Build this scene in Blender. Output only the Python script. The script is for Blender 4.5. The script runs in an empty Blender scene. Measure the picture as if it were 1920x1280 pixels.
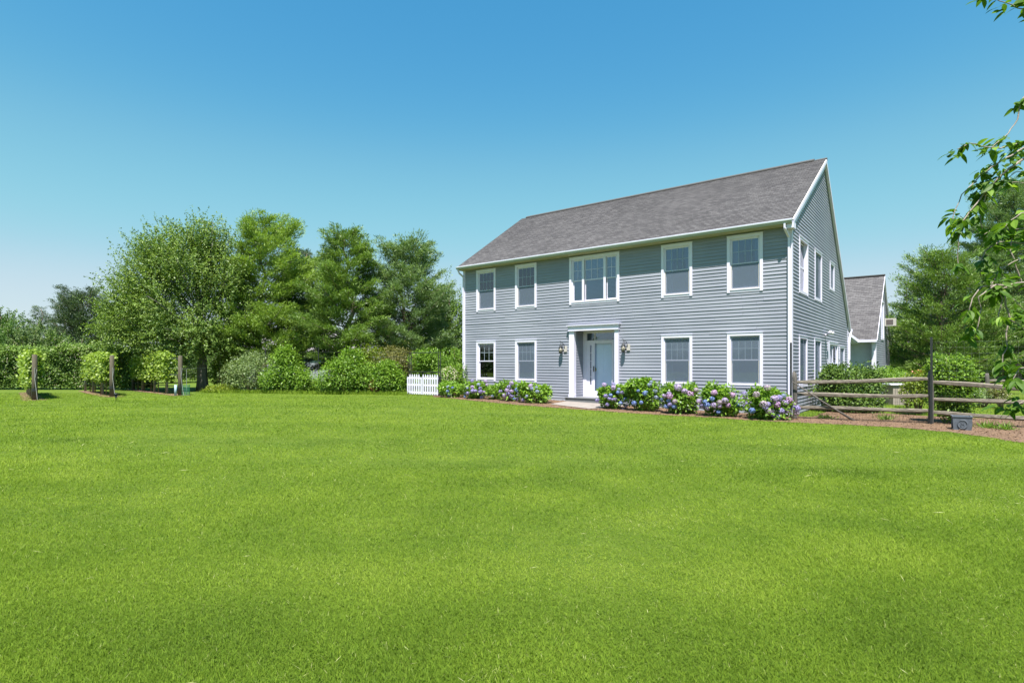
import bpy, bmesh, math, random
import numpy as np
from mathutils import Vector, Matrix
rng = np.random.default_rng(7); random.seed(7)
S = bpy.context.scene; COL = S.collection
# ------------------------------------------------------------------ camera frame
F0, HZ, PSI, EYE = 1058.8, 682.2, 0.663, 1.65
CP, SP = math.cos(PSI), math.sin(PSI)
def ray(px, py):
    a = (px-960)/F0; b = (HZ-py)/F0
    return (a*CP-SP, a*SP+CP, b)
def at(px, d, z=None, py=None):            # point at distance d in front of the camera
    r = ray(px, HZ if py is None else py)
    return Vector((r[0]*d, r[1]*d, (EYE+r[2]*d) if z is None else z))
def zt(x, y=0):                            # terrain height
    t = np.clip((-4.05-np.asarray(x, float))/14.0, 0, 1)
    return 0.2*t*t*(3-2*t)
def zg(x, y=0): return float(zt(x, y))
def gnd(px, py, lift=0.0):                 # where a sight line meets the ground
    r = ray(px, py); z = 0.0
    for _ in range(12):
        t = (z-EYE)/r[2]; z = zg(r[0]*t)
    return Vector((r[0]*t, r[1]*t, z+lift))
def gat(px, d):                            # ground point at distance d
    p = at(px, d); p.z = zg(p.x); return p
def onY(px, py, Y): r = ray(px, py); t = Y/r[1]; return Vector((r[0]*t, Y, EYE+r[2]*t))
def onX(px, py, X): r = ray(px, py); t = X/r[0]; return Vector((X, r[1]*t, EYE+r[2]*t))

# ------------------------------------------------------------------ object helpers
def tag(o, label=None, cat=None, group=None, kind=None):
    if label: o['label'] = label
    if cat: o['category'] = cat
    if group: o['group'] = group
    if kind: o['kind'] = kind
    return o
def thing(name, label, cat, loc=(0,0,0), group=None, rz=0):
    o = bpy.data.objects.new(name, None); COL.objects.link(o); o.location = loc
    o.rotation_euler = (0,0,rz); o.empty_display_size = .2
    return tag(o, label, cat, group)
def link(name, me, mat, parent=None):
    if mat is not None and not me.materials: me.materials.append(mat)
    o = bpy.data.objects.new(name, me); COL.objects.link(o)
    if parent is not None: o.parent = parent
    return o
def copy_tree(o, parent=None):
    c = o.copy(); COL.objects.link(c); c.parent = parent
    for ch in list(o.children): copy_tree(ch, c)
    return c

class MB:
    def __init__(s): s.v = []; s.f = []; s.uv = None
    def add(s, vs, fs):
        n = len(s.v); s.v += [tuple(p) for p in vs]; s.f += [tuple(i+n for i in f) for f in fs]; return s
    def box(s, a, b):
        x0,y0,z0 = [min(i,j) for i,j in zip(a,b)]; x1,y1,z1 = [max(i,j) for i,j in zip(a,b)]
        return s.add([(x0,y0,z0),(x1,y0,z0),(x1,y1,z0),(x0,y1,z0),(x0,y0,z1),(x1,y0,z1),(x1,y1,z1),(x0,y1,z1)],
            [(0,3,2,1),(4,5,6,7),(0,1,5,4),(1,2,6,5),(2,3,7,6),(3,0,4,7)])
    def hexa(s, p):   # 8 points, bottom ring then top ring
        return s.add(p, [(0,3,2,1),(4,5,6,7),(0,1,5,4),(1,2,6,5),(2,3,7,6),(3,0,4,7)])
    def prism(s, poly, off):  # polygon (3d pts) extruded by off
        n = len(poly); off = Vector(off); q = [Vector(p)+off for p in poly]
        fs = [tuple(range(n))[::-1], tuple(range(n,2*n))]+[(i,(i+1)%n,n+(i+1)%n,n+i) for i in range(n)]
        return s.add(list(poly)+q, fs)
    def bar(s, a, b, w, h=None, up=(0,0,1)):
        a=Vector(a); b=Vector(b); h=h or w; d=(b-a).normalized(); u=Vector(up)
        if abs(d.dot(u))>.98: u=Vector((1,0,0))
        x=d.cross(u).normalized()*w/2; y=x.cross(d).normalized()*h/2
        return s.hexa([a-x-y,a+x-y,b+x-y,b-x-y,a-x+y,a+x+y,b+x+y,b-x+y])
    def tube(s, pts, rad, n=7, cap=True):
        pts=[Vector(p) for p in pts]; m=len(pts)
        if not hasattr(rad,'__len__'): rad=[rad]*m
        k=len(s.v); px=None
        for i,p in enumerate(pts):
            d=(pts[min(i+1,m-1)]-pts[max(i-1,0)])
            if d.length<1e-9: d=Vector((0,0,1))
            d.normalize()
            if px is None:
                px=d.orthogonal().normalized()
            px=(px-d*px.dot(d))
            if px.length<1e-6: px=d.orthogonal()
            px.normalize(); py=d.cross(px)
            for j in range(n):
                a=2*math.pi*j/n; s.v.append(tuple(p+(px*math.cos(a)+py*math.sin(a))*rad[i]))
        for i in range(m-1):
            for j in range(n):
                s.f.append((k+i*n+j,k+i*n+(j+1)%n,k+(i+1)*n+(j+1)%n,k+(i+1)*n+j))
        if cap:
            s.f.append(tuple(k+j for j in range(n))[::-1]); s.f.append(tuple(k+(m-1)*n+j for j in range(n)))
        return s
    def build(s, name, mat, parent=None, smooth=False, off=None):
        me=bpy.data.meshes.new(name)
        vs=s.v if off is None else [(x-off[0],y-off[1],z-off[2]) for x,y,z in s.v]
        me.from_pydata(vs,[],s.f); me.validate()
        if smooth: me.shade_smooth()
        return link(name, me, mat, parent)

def mesh_np(name, V, faces_n, tint=None):
    """V (N,k,3): N separate k-gons"""
    N,k,_=V.shape; me=bpy.data.meshes.new(name)
    me.vertices.add(N*k); me.vertices.foreach_set('co', V.astype(np.float32).ravel())
    me.loops.add(N*k); me.loops.foreach_set('vertex_index', np.arange(N*k,dtype=np.int32))
    me.polygons.add(N); me.polygons.foreach_set('loop_start', np.arange(0,N*k,k,dtype=np.int32))
    if tint is not None:
        at_=me.attributes.new('tint','FLOAT','POINT'); at_.data.foreach_set('value', np.repeat(tint.astype(np.float32),k))
    me.update(calc_edges=True); return me
def nrm(a): return a/np.maximum(np.linalg.norm(a,axis=-1,keepdims=True),1e-9)
def leaf_geo(P, D, N, L, Wd, tint, fold=0.0):
    """diamond leaves: base P, direction D, face normal about N"""
    D=nrm(D); side=nrm(np.cross(D,N)); up=np.cross(side,D)
    L=np.broadcast_to(L,(len(P),))[:,None]; Wd=np.broadcast_to(Wd,(len(P),))[:,None]
    m=P+D*L*.45
    V=np.stack([P, m+side*Wd*.5+up*Wd*fold, P+D*L, m-side*Wd*.5+up*Wd*fold],1)
    return V, tint
def rdir(n): return nrm(rng.normal(size=(n,3)))

# ------------------------------------------------------------------ materials
def mat(name):
    m=bpy.data.materials.new(name); m.use_nodes=True; nt=m.node_tree
    b=nt.nodes['Principled BSDF']; return m,nt,b
def N(nt,t,**k):
    n=nt.nodes.new(t)
    for a,v in k.items():
        if a in ('operation','blend_type','data_type','noise_dimensions','attribute_name','interpolation_type','feature','distance','wave_type','bands_direction','offset','squash','offset_frequency'): setattr(n,a,v)
        else: n.inputs[a].default_value=v
    return n
def simple(name, col, rough=.6, noise=0.0, scale=8, metal=0, bump=0, spec=.5, stretch=(1,1,1), col2=None):
    m,nt,b=mat(name); b.inputs['Roughness'].default_value=rough; b.inputs['Metallic'].default_value=metal
    b.inputs['Specular IOR Level'].default_value=spec
    c=(*col,1)
    if noise or bump or col2:
        tc=nt.nodes.new('ShaderNodeTexCoord'); mp=N(nt,'ShaderNodeMapping'); mp.inputs['Scale'].default_value=stretch
        nt.links.new(tc.outputs['Object'],mp.inputs['Vector'])
        nz=N(nt,'ShaderNodeTexNoise',Scale=scale,Detail=6.0,Roughness=.65); nt.links.new(mp.outputs[0],nz.inputs['Vector'])
        mr=N(nt,'ShaderNodeMapRange'); mr.inputs['From Min'].default_value=.3; mr.inputs['From Max'].default_value=.7
        nt.links.new(nz.outputs['Fac'],mr.inputs['Value'])
        mx=N(nt,'ShaderNodeMix',data_type='RGBA')
        lo=col2 or tuple(x*(1-noise) for x in col); hi=tuple(min(1,x*(1+noise)) for x in col) if not col2 else col
        mx.inputs['A'].default_value=(*lo,1); mx.inputs['B'].default_value=(*hi,1)
        nt.links.new(mr.outputs[0],mx.inputs['Factor']); nt.links.new(mx.outputs['Result'],b.inputs['Base Color'])
        if bump:
            bp=N(nt,'ShaderNodeBump',Strength=bump,Distance=.02); nt.links.new(nz.outputs['Fac'],bp.inputs['Height']); nt.links.new(bp.outputs[0],b.inputs['Normal'])
    else: b.inputs['Base Color'].default_value=c
    return m
def leafmat(name, dark, light, trans=.35, rough=.45, spec=.35, pos=None):
    m=bpy.data.materials.new(name); m.use_nodes=True; nt=m.node_tree; nt.nodes.clear()
    out=nt.nodes.new('ShaderNodeOutputMaterial')
    a=N(nt,'ShaderNodeAttribute',attribute_name='tint')
    cr=nt.nodes.new('ShaderNodeValToRGB'); e=cr.color_ramp.elements
    e[0].position=0; e[0].color=(*dark,1); e[1].position=1; e[1].color=(*light,1)
    for p,c in (pos or []):
        q=e.new(p); q.color=(*c,1)
    nt.links.new(a.outputs['Fac'],cr.inputs[0])
    pr=N(nt,'ShaderNodeBsdfPrincipled',Roughness=rough); pr.inputs['Specular IOR Level'].default_value=spec
    tr=nt.nodes.new('ShaderNodeBsdfTranslucent')
    g=N(nt,'ShaderNodeMix',data_type='RGBA',blend_type='MULTIPLY'); g.inputs['Factor'].default_value=1; g.inputs['B'].default_value=(1.25,1.3,.55,1)
    nt.links.new(cr.outputs[0],pr.inputs['Base Color']); nt.links.new(cr.outputs[0],g.inputs['A']); nt.links.new(g.outputs['Result'],tr.inputs[0])
    mx=N(nt,'ShaderNodeMixShader'); mx.inputs[0].default_value=trans
    nt.links.new(pr.outputs[0],mx.inputs[1]); nt.links.new(tr.outputs[0],mx.inputs[2]); nt.links.new(mx.outputs[0],out.inputs[0])
    return m

M={}
# siding paint: subtle per-board weathering
def siding_mat():
    m,nt,b=mat('siding_paint'); b.inputs['Roughness'].default_value=.55
    tc=nt.nodes.new('ShaderNodeTexCoord'); mp=N(nt,'ShaderNodeMapping'); mp.inputs['Scale'].default_value=(.6,.6,9.)
    nt.links.new(tc.outputs['Object'],mp.inputs['Vector'])
    nz=N(nt,'ShaderNodeTexNoise',Scale=1.0,Detail=5.0,Roughness=.6); nt.links.new(mp.outputs[0],nz.inputs['Vector'])
    n2=N(nt,'ShaderNodeTexNoise',Scale=.5,Detail=3.0); nt.links.new(tc.outputs['Object'],n2.inputs['Vector'])
    ad=N(nt,'ShaderNodeMath',operation='ADD'); nt.links.new(nz.outputs['Fac'],ad.inputs[0]); nt.links.new(n2.outputs['Fac'],ad.inputs[1])
    mr=N(nt,'ShaderNodeMapRange'); mr.inputs['From Min'].default_value=.7; mr.inputs['From Max'].default_value=1.3
    nt.links.new(ad.outputs[0],mr.inputs['Value'])
    mx=N(nt,'ShaderNodeMix',data_type='RGBA'); mx.inputs['A'].default_value=(.205,.217,.272,1); mx.inputs['B'].default_value=(.280,.292,.350,1)
    nt.links.new(mr.outputs[0],mx.inputs['Factor']); nt.links.new(mx.outputs['Result'],b.inputs['Base Color'])
    return m
M['siding']=siding_mat()
M['muntin']=simple('muntin_paint',(.34,.40,.48),.5)
M['batten']=simple('batten_paint',(.56,.58,.70),.6,.08,3)
M['white']=simple('white_paint',(.66,.64,.78),.45,.04,6)
M['soffit']=simple('soffit_paint',(.40,.37,.27),.6,.06,3)
M['gutter']=simple('gutter_metal',(.36,.40,.42),.35,.05,3)
M['doorpaint']=simple('door_paint',(.70,.76,.95),.4,.03,3)
M['black']=simple('black_metal',(.02,.022,.024),.45,.3,20)
M['brass']=simple('aged_brass',(.42,.30,.12),.3,0,metal=.9)
M['dark']=simple('dark_interior',(.05,.055,.06),.9)
M['room']=simple('room_wall',(.20,.21,.22),.9)
M['curtain']=simple('curtain_cloth',(.27,.34,.44),.9,.1,5,stretch=(8,8,.3))
M['blind']=simple('blind_slats',(.62,.68,.76),.6)
M['step']=simple('step_stone',(.13,.135,.145),.8,.15,9,bump=.2)
M['paver']=simple('paver_stone',(.24,.21,.195),.85,.2,4,bump=.2)
M['mulch']=simple('bark_mulch',(.15,.09,.055),.95,.45,28,bump=1.0)
M['bark']=simple('tree_bark',(.17,.13,.10),.95,.4,14,bump=.8,stretch=(1,1,.25))
M['barkgrey']=simple('grey_bark',(.15,.135,.12),.95,.4,12,bump=.8,stretch=(1,1,.25))
M['twig']=simple('cherry_bark',(.24,.20,.17),.7,.4,30,bump=.4)
M['stem']=simple('woody_stem',(.16,.12,.07),.9,.3,20)
M['post']=simple('treated_post',(.10,.084,.058),.9,.35,7,bump=.5,stretch=(3,3,.4))
M['steel']=simple('steel_post',(.20,.205,.20),.5,.2,10)
M['rail']=simple('weathered_rail',(.17,.145,.12),.95,.75,6,bump=1.0,stretch=(1.2,1.2,9))
M['railpost']=simple('weathered_post',(.095,.085,.078),.9,.5,9,bump=.9,stretch=(4,4,.5))
M['wire']=simple('galvanised_wire',(.45,.46,.46),.4,0)
M['dkwire']=simple('dark_wire',(.05,.055,.05),.5,0)
M['lead']=simple('lead_grey',(.09,.105,.13),.6,.25,12,bump=.3)
M['net']=simple('green_net',(.04,.20,.11),.7,0)
M['blue']=simple('blue_sleeve',(.30,.42,.50),.6,.1,5)
M['vinyl']=simple('appliance_beige',(.46,.43,.40),.6,.05,6)
M['brick']=simple('chimney_brick',(.30,.11,.07),.9,.3,20)
M['navy']=simple('navy_cover',(.015,.03,.07),.5,.3,4)
M['farwall']=simple('far_wall_paint',(.26,.28,.32),.7,.1,3)
M['crate']=simple('weathered_boards',(.27,.23,.20),.9,.35,5,stretch=(8,8,.6),bump=.4)
def glass_mat():
    m=bpy.data.materials.new('window_glass'); m.use_nodes=True; nt=m.node_tree; nt.nodes.clear()
    out=nt.nodes.new('ShaderNodeOutputMaterial'); tr=nt.nodes.new('ShaderNodeBsdfTransparent'); tr.inputs[0].default_value=(.62,.74,.82,1)
    gl=nt.nodes.new('ShaderNodeBsdfGlossy'); gl.inputs['Roughness'].default_value=.02; gl.inputs[0].default_value=(.9,.95,1,1)
    fr=N(nt,'ShaderNodeFresnel',IOR=1.7); ad=N(nt,'ShaderNodeMath',operation='ADD'); ad.inputs[1].default_value=.06
    nt.links.new(fr.outputs[0],ad.inputs[0])
    mx=nt.nodes.new('ShaderNodeMixShader'); nt.links.new(ad.outputs[0],mx.inputs[0]); nt.links.new(tr.outputs[0],mx.inputs[1]); nt.links.new(gl.outputs[0],mx.inputs[2])
    nt.links.new(mx.outputs[0],out.inputs[0]); return m
M['glass']=glass_mat()
M['clear']=M['glass'].copy(); M['clear'].name='clear_glass'
for n_ in M['clear'].node_tree.nodes:
    if n_.type=='MATH': n_.inputs[1].default_value=.0
    if n_.type=='FRESNEL': n_.inputs[0].default_value=1.12
    if n_.type=='BSDF_TRANSPARENT': n_.inputs[0].default_value=(.95,.96,.97,1)
def screen_mat():
    m=bpy.data.materials.new('insect_mesh'); m.use_nodes=True; nt=m.node_tree; nt.nodes.clear()
    out=nt.nodes.new('ShaderNodeOutputMaterial'); tr=nt.nodes.new('ShaderNodeBsdfTransparent')
    d=nt.nodes.new('ShaderNodeBsdfDiffuse'); d.inputs[0].default_value=(.17,.215,.29,1)
    mx=nt.nodes.new('ShaderNodeMixShader'); mx.inputs[0].default_value=.5
    nt.links.new(tr.outputs[0],mx.inputs[1]); nt.links.new(d.outputs[0],mx.inputs[2]); nt.links.new(mx.outputs[0],out.inputs[0]); return m
M['screen']=screen_mat()
def roof_mat():
    m,nt,b=mat('asphalt_shingles'); b.inputs['Roughness'].default_value=.95; b.inputs['Specular IOR Level'].default_value=.2
    uv=nt.nodes.new('ShaderNodeUVMap'); uv.uv_map='UVMap'
    br=nt.nodes.new('ShaderNodeTexBrick'); br.offset=.5; br.offset_frequency=2; br.squash=1
    br.inputs['Scale'].default_value=1; br.inputs['Brick Width'].default_value=.24; br.inputs['Row Height'].default_value=.14
    br.inputs['Mortar Size'].default_value=.006; br.inputs['Bias'].default_value=0
    br.inputs['Color1'].default_value=(.084,.080,.086,1); br.inputs['Color2'].default_value=(.138,.132,.138,1); br.inputs['Mortar'].default_value=(.045,.04,.04,1)
    nt.links.new(uv.outputs[0],br.inputs['Vector'])
    tc=nt.nodes.new('ShaderNodeTexCoord')
    nz=N(nt,'ShaderNodeTexNoise',Scale=.45,Detail=5.0,Roughness=.6); nt.links.new(tc.outputs['Object'],nz.inputs['Vector'])
    n2=N(nt,'ShaderNodeTexNoise',Scale=45.0,Detail=3.0); nt.links.new(tc.outputs['Object'],n2.inputs['Vector'])
    r1=N(nt,'ShaderNodeMapRange'); r1.inputs['From Min'].default_value=.3; r1.inputs['From Max'].default_value=.7; r1.inputs['To Min'].default_value=.92; r1.inputs['To Max'].default_value=1.08; nt.links.new(nz.outputs['Fac'],r1.inputs['Value'])
    r2=N(nt,'ShaderNodeMapRange'); r2.inputs['To Min'].default_value=.7; r2.inputs['To Max'].default_value=1.3; nt.links.new(n2.outputs['Fac'],r2.inputs['Value'])
    mu=N(nt,'ShaderNodeMath',operation='MULTIPLY'); nt.links.new(r1.outputs[0],mu.inputs[0]); nt.links.new(r2.outputs[0],mu.inputs[1])
    vm=N(nt,'ShaderNodeVectorMath',operation='SCALE'); nt.links.new(br.outputs['Color'],vm.inputs[0]); nt.links.new(mu.outputs[0],vm.inputs['Scale'])
    nt.links.new(vm.outputs[0],b.inputs['Base Color']); return m
M['roof']=roof_mat()
def lawn_mat():
    m,nt,b=mat('lawn_turf'); b.inputs['Roughness'].default_value=.9; b.inputs['Specular IOR Level'].default_value=.15
    tc=nt.nodes.new('ShaderNodeTexCoord')
    def nz(sc,det=5,st=None,rough=.6):
        n=N(nt,'ShaderNodeTexNoise',Scale=sc,Detail=float(det),Roughness=rough)
        if st:
            mp=N(nt,'ShaderNodeMapping'); mp.inputs['Scale'].default_value=st; mp.inputs['Rotation'].default_value=(0,0,-PSI); nt.links.new(tc.outputs['Object'],mp.inputs['Vector']); nt.links.new(mp.outputs[0],n.inputs['Vector'])
        else: nt.links.new(tc.outputs['Object'],n.inputs['Vector'])
        r=N(nt,'ShaderNodeMapRange'); r.inputs['From Min'].default_value=.32; r.inputs['From Max'].default_value=.68; nt.links.new(n.outputs['Fac'],r.inputs['Value']); return r.outputs[0]
    def mix(f,a,bb):
        x=N(nt,'ShaderNodeMix',data_type='RGBA'); nt.links.new(f,x.inputs['Factor'])
        for s,k in (('A',a),('B',bb)):
            if isinstance(k,tuple): x.inputs[s].default_value=(*k,1)
            else: nt.links.new(k,x.inputs[s])
        return x.outputs['Result']
    c1=mix(nz(.35,4),(.062,.108,.012),(.10,.148,.017))
    c2=mix(nz(2.2,5,(1,2.2,1)),c1,(.135,.178,.027))
    f=nz(40,4,None,.8)
    c3=mix(f,(.055,.13,.012),c2)
    x=N(nt,'ShaderNodeMix',data_type='RGBA'); x.inputs['Factor'].default_value=.45; nt.links.new(c2,x.inputs['A']); nt.links.new(c3,x.inputs['B'])
    nt.links.new(x.outputs['Result'],b.inputs['Base Color'])
    bp=N(nt,'ShaderNodeBump',Strength=.6,Distance=.03); nt.links.new(f,bp.inputs['Height']); nt.links.new(bp.outputs[0],b.inputs['Normal']); return m
M['lawn']=lawn_mat()
M['grass']=leafmat('grass_blades',(.052,.100,.012),(.36,.38,.16),.35,.6,.08,pos=[(.35,(.124,.205,.019)),(.65,(.196,.28,.029)),(.88,(.28,.35,.062))])

# ------------------------------------------------------------------ world, sun, camera
w=bpy.data.worlds.new('World'); S.world=w; w.use_nodes=True; nt=w.node_tree
bg=nt.nodes['Background']; sky=nt.nodes.new('ShaderNodeTexSky'); sky.sky_type='NISHITA'; sky.sun_disc=False
TR=Vector((-.25,.38,-1)).normalized(); SD=-TR
sky.sun_elevation=math.asin(SD.z); sky.sun_rotation=math.atan2(SD.x,SD.y); sky.air_density=1.0; sky.dust_density=0; sky.ozone_density=2.0
hs=nt.nodes.new('ShaderNodeHueSaturation'); hs.inputs['Saturation'].default_value=1.2; hs.inputs['Hue'].default_value=.487
nt.links.new(sky.outputs[0],hs.inputs['Color']); 
K_=.1665
v1=N(nt,'ShaderNodeVectorMath',operation='SCALE'); v1.inputs['Scale'].default_value=K_; nt.links.new(hs.outputs[0],v1.inputs[0])
cv=nt.nodes.new('ShaderNodeRGBCurve'); c_=cv.mapping.curves[3]; cv.mapping.use_clip=False; cv.mapping.extend='HORIZONTAL'
c_.points[0].location=(0,0); c_.points[1].location=(1.3,.79)
for a_,b_ in ((.105,.092),(.185,.24),(.3,.37),(.5,.585),(.75,.68),(1.0,.74)): c_.points.new(a_,b_)
cv.mapping.update(); nt.links.new(v1.outputs[0],cv.inputs['Color'])
v2=N(nt,'ShaderNodeVectorMath',operation='SCALE'); v2.inputs['Scale'].default_value=1/K_; nt.links.new(cv.outputs[0],v2.inputs[0])
v3=N(nt,'ShaderNodeVectorMath',operation='MULTIPLY'); v3.inputs[1].default_value=(.92,1.025,1.10); nt.links.new(v2.outputs[0],v3.inputs[0]); nt.links.new(v3.outputs[0],bg.inputs[0]); bg.inputs[1].default_value=.07
L=bpy.data.lights.new('sun','SUN'); L.energy=5.0; L.angle=math.radians(.55); L.color=(1,.95,.87)
lo=bpy.data.objects.new('sun',L); COL.objects.link(lo); lo.rotation_euler=TR.to_track_quat('-Z','Y').to_euler()
cam=bpy.data.cameras.new('camera'); co=bpy.data.objects.new('camera',cam); COL.objects.link(co)
co.location=(0,0,EYE); co.rotation_euler=(math.pi/2,0,PSI); cam.sensor_width=36; cam.lens=F0/1920*36
cam.shift_y=(HZ-640)/1920; cam.clip_end=3000; S.camera=co
S.view_settings.view_transform='Standard'; S.view_settings.look='None'; S.view_settings.exposure=1.25; S.view_settings.gamma=1
S.cycles.max_bounces=6; S.cycles.transparent_max_bounces=12; S.cycles.diffuse_bounces=3; S.cycles.glossy_bounces=3; S.cycles.transmission_bounces=4
S.cycles.use_denoising=True

# ------------------------------------------------------------------ ground
xs=np.concatenate([-np.geomspace(1500,40,18),np.arange(-38,6.01,.5),np.geomspace(8,1500,16)])
ys=np.concatenate([-np.geomspace(800,8,10),np.arange(-6,60.1,2.),np.geomspace(64,1500,14)])
X,Y=np.meshgrid(xs,ys); Z=zt(X); nx,ny=len(xs),len(ys)
me=bpy.data.meshes.new('lawn'); idx=np.arange(nx*ny).reshape(ny,nx)
me.from_pydata(np.stack([X,Y,Z],-1).reshape(-1,3).tolist(),[],np.stack([idx[:-1,:-1],idx[:-1,1:],idx[1:,1:],idx[1:,:-1]],-1).reshape(-1,4).tolist())
tag(link('lawn',me,M['lawn']),'mown green lawn spreading from the camera to the house and trees',None,None,'structure')
def inpoly(px,py,poly):
    r=np.zeros(len(px),bool); n=len(poly)
    for i in range(n):
        x1,y1=poly[i][:2]; x2,y2=poly[(i+1)%n][:2]
        c=((y1>py)!=(y2>py)); r^=c&(px<(x2-x1)*(py-y1)/((y2-y1) or 1e-9)+x1)
    return r
def jag(poly, amp, step=.25):
    out=[]
    for i,p in enumerate(poly):
        q=poly[(i+1)%len(poly)]; d=(Vector(q)-Vector(p)); n=max(1,int(d.length/step))
        for k in range(n):
            t=k/n; out.append(Vector(p)+d*t+Vector((rng.normal()*amp,rng.normal()*amp,0)))
    return out
def sheet(name, poly, m, lift, label, mound=0, step=.3):
    """flat-ish sheet following the terrain: fine grid cut to the polygon by triangulation"""
    from mathutils.geometry import delaunay_2d_cdt
    r_=delaunay_2d_cdt([Vector((p.x,p.y)) for p in poly],[],[list(range(len(poly)))],1,1e-5)
    bm=bmesh.new(); vs=[bm.verts.new((p.x,p.y,0)) for p in r_[0]]
    for f in r_[2]: bm.faces.new([vs[i] for i in f])
    for k in np.arange(math.floor(min(p.x for p in poly))-.0, max(p.x for p in poly), .5):
        g=bm.verts[:]+bm.edges[:]+bm.faces[:]
        bmesh.ops.bisect_plane(bm,geom=g,plane_co=(k,0,0),plane_no=(1,0,0))
    for v in bm.verts: v.co.z=zg(v.co.x)+lift
    bm.normal_update()
    for f in bm.faces:
        if f.normal.z<0: f.normal_flip()
    me=bpy.data.meshes.new(name); bm.to_mesh(me); bm.free()
    return tag(link(name,me,m),label,None,None,'structure')
HX0,HX1,HY=-18.19,-4.05,19.61
front=[gnd(x,y) for x,y in ((812,744),(850,747.5),(900,752.5),(960,758.5),(1030,764),(1090,768),(1200,776),(1330,783),(1440,790),(1500,793),(1600,797),(1700,803),(1800,813),(1870,823),(1935,834))]
back=[Vector((3.5,9.,0)),Vector((7.5,10.2,0)),at(2000,16.2),at(1760,17.6),at(1560,20.2),Vector((HX1+.6,HY-.1,0)),Vector((HX1+.1,HY-.02,0)),Vector((HX0-.3,HY-.02,0)),Vector((HX0-1.6,HY-.1,0))]
front[-1]=gnd(1935,834)
bed=[Vector((p.x,p.y,0)) for p in front]+[Vector((p.x,p.y,0)) for p in back[1:]]
bedj=jag(bed,.035)
sheet('mulch_bed',bedj,M['mulch'],.012,'brown bark mulch bed along the house front and the rail fence')
pv=[gnd(1032,758.5),gnd(1103,767.3),gnd(1150,765),Vector((-9.6,HY-.25,0)),Vector((-12.3,HY-.25,0))]
pvp=[Vector((p.x,p.y,0)) for p in pv]
sheet('paving',pvp,M['paver'],.03,'pale stone paving slab in front of the door step')

# grass blades
def in_beds(x,y):
    r=inpoly(x,y,[(p.x,p.y) for p in bedj])|inpoly(x,y,[(p.x,p.y) for p in pvp])
    r|=(x>HX0-.1)&(x<HX1+.1)&(y>HY-.05)&(y<33); return r
def patch(x,y,s,seed):
    r=np.random.default_rng(seed); v=np.zeros_like(x)
    for k in range(6):
        a=r.uniform(0,2*np.pi); f=s*r.uniform(.6,1.9); v+=np.sin((x*np.cos(a)+y*np.sin(a))*f+r.uniform(0,6.28)+1.3*np.sin((x*np.sin(a)-y*np.cos(a))*f*.7+r.uniform(0,6)))
    return v/3.
rings=[(1.5,2.6,110000,1),(2.6,5,480000,1),(5,9,380000,1),(9,16,260000,1),(16,28,190000,1)]
PS=[];
for r0,r1,n,_ in rings:
    u=rng.uniform(0,1,n); d=r0*(r1/r0)**u; lat=rng.uniform(-1.0,1.0,n)*d*1.28
    x=lat*CP-d*SP; y=lat*SP+d*CP; PS.append(np.stack([x,y,d],1))
P=np.concatenate(PS); P=P[~in_beds(P[:,0],P[:,1])]
n=len(P); d=P[:,2]
base=np.stack([P[:,0],P[:,1],zt(P[:,0])-.003],1)
k=np.clip(d/5.,.9,4.2)
h=.031*rng.uniform(.55,1.35,n)*(1+.18*(k-1))*(1+.25*patch(P[:,0],P[:,1],1.1,3)); wd=.0034*k*rng.uniform(.7,1.3,n)
ang=rng.uniform(0,2*np.pi,n); lean=rng.uniform(.25,1.3,n)
D=nrm(np.stack([np.cos(ang)*lean,np.sin(ang)*lean,np.ones(n)],1))
sd=np.stack([-np.sin(ang+rng.normal(0,.7,n)),np.cos(ang),np.zeros(n)],1)*wd[:,None]*.5
bend=np.stack([np.cos(ang),np.sin(ang),-.3*np.ones(n)],1)*(h*.45*lean)[:,None]
tip=base+D*h[:,None]*1.15+bend; mid=base+D*h[:,None]*.6
V=np.stack([base-sd*.5,mid+sd,tip,mid-sd],1)
PL=P[:,0]*CP+P[:,1]*SP
t=.46+.09*patch(PL*.35,P[:,2]*1.7,1.,8)+.07*patch(P[:,0],P[:,1],.55,1)+.10*patch(P[:,0],P[:,1],2.6,2)+rng.normal(0,.12,n)
dry=rng.random(n)<(.008+.03*(patch(P[:,0],P[:,1],1.6,5)>.9)); t=np.where(dry,.97+.03*rng.random(n),np.clip(t,0,.86))
tag(link('grass',mesh_np('grass',V,4,t),M['grass']),'short mown grass blades covering the lawn','grass',None,'stuff')
# dry clippings lying on the turf
n=380; u=rng.uniform(0,1,n); d=2.6*(13/2.6)**u; lat=rng.uniform(-.95,.95,n)*d; x=lat*CP-d*SP; y=lat*SP+d*CP
keep=(patch(x,y,1.6,5)>-.1)&~in_beds(x,y); x,y,d=x[keep],y[keep],d[keep]; n=len(x)
B=np.stack([x,y,zt(x)+.035+.012*rng.random(n)],1); ang=rng.uniform(0,2*np.pi,n)
D=np.stack([np.cos(ang),np.sin(ang),rng.normal(0,.22,n)],1); Ln=rng.uniform(.03,.09,n)*np.clip(d/4,1,2)
V,_=leaf_geo(B,D,np.array([[0,0,1.]])+rng.normal(0,.3,(n,3)),Ln,.0024*np.clip(d/4,1,2.2),None)
M['straw']=leafmat('dry_clippings',(.34,.33,.14),(.62,.58,.34),.2)
tag(link('grass_clippings',mesh_np('grass_clippings',V,4,rng.random(n)),M['straw']),'scattered dry pale clippings lying on the lawn','clippings',None,'stuff')

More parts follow.
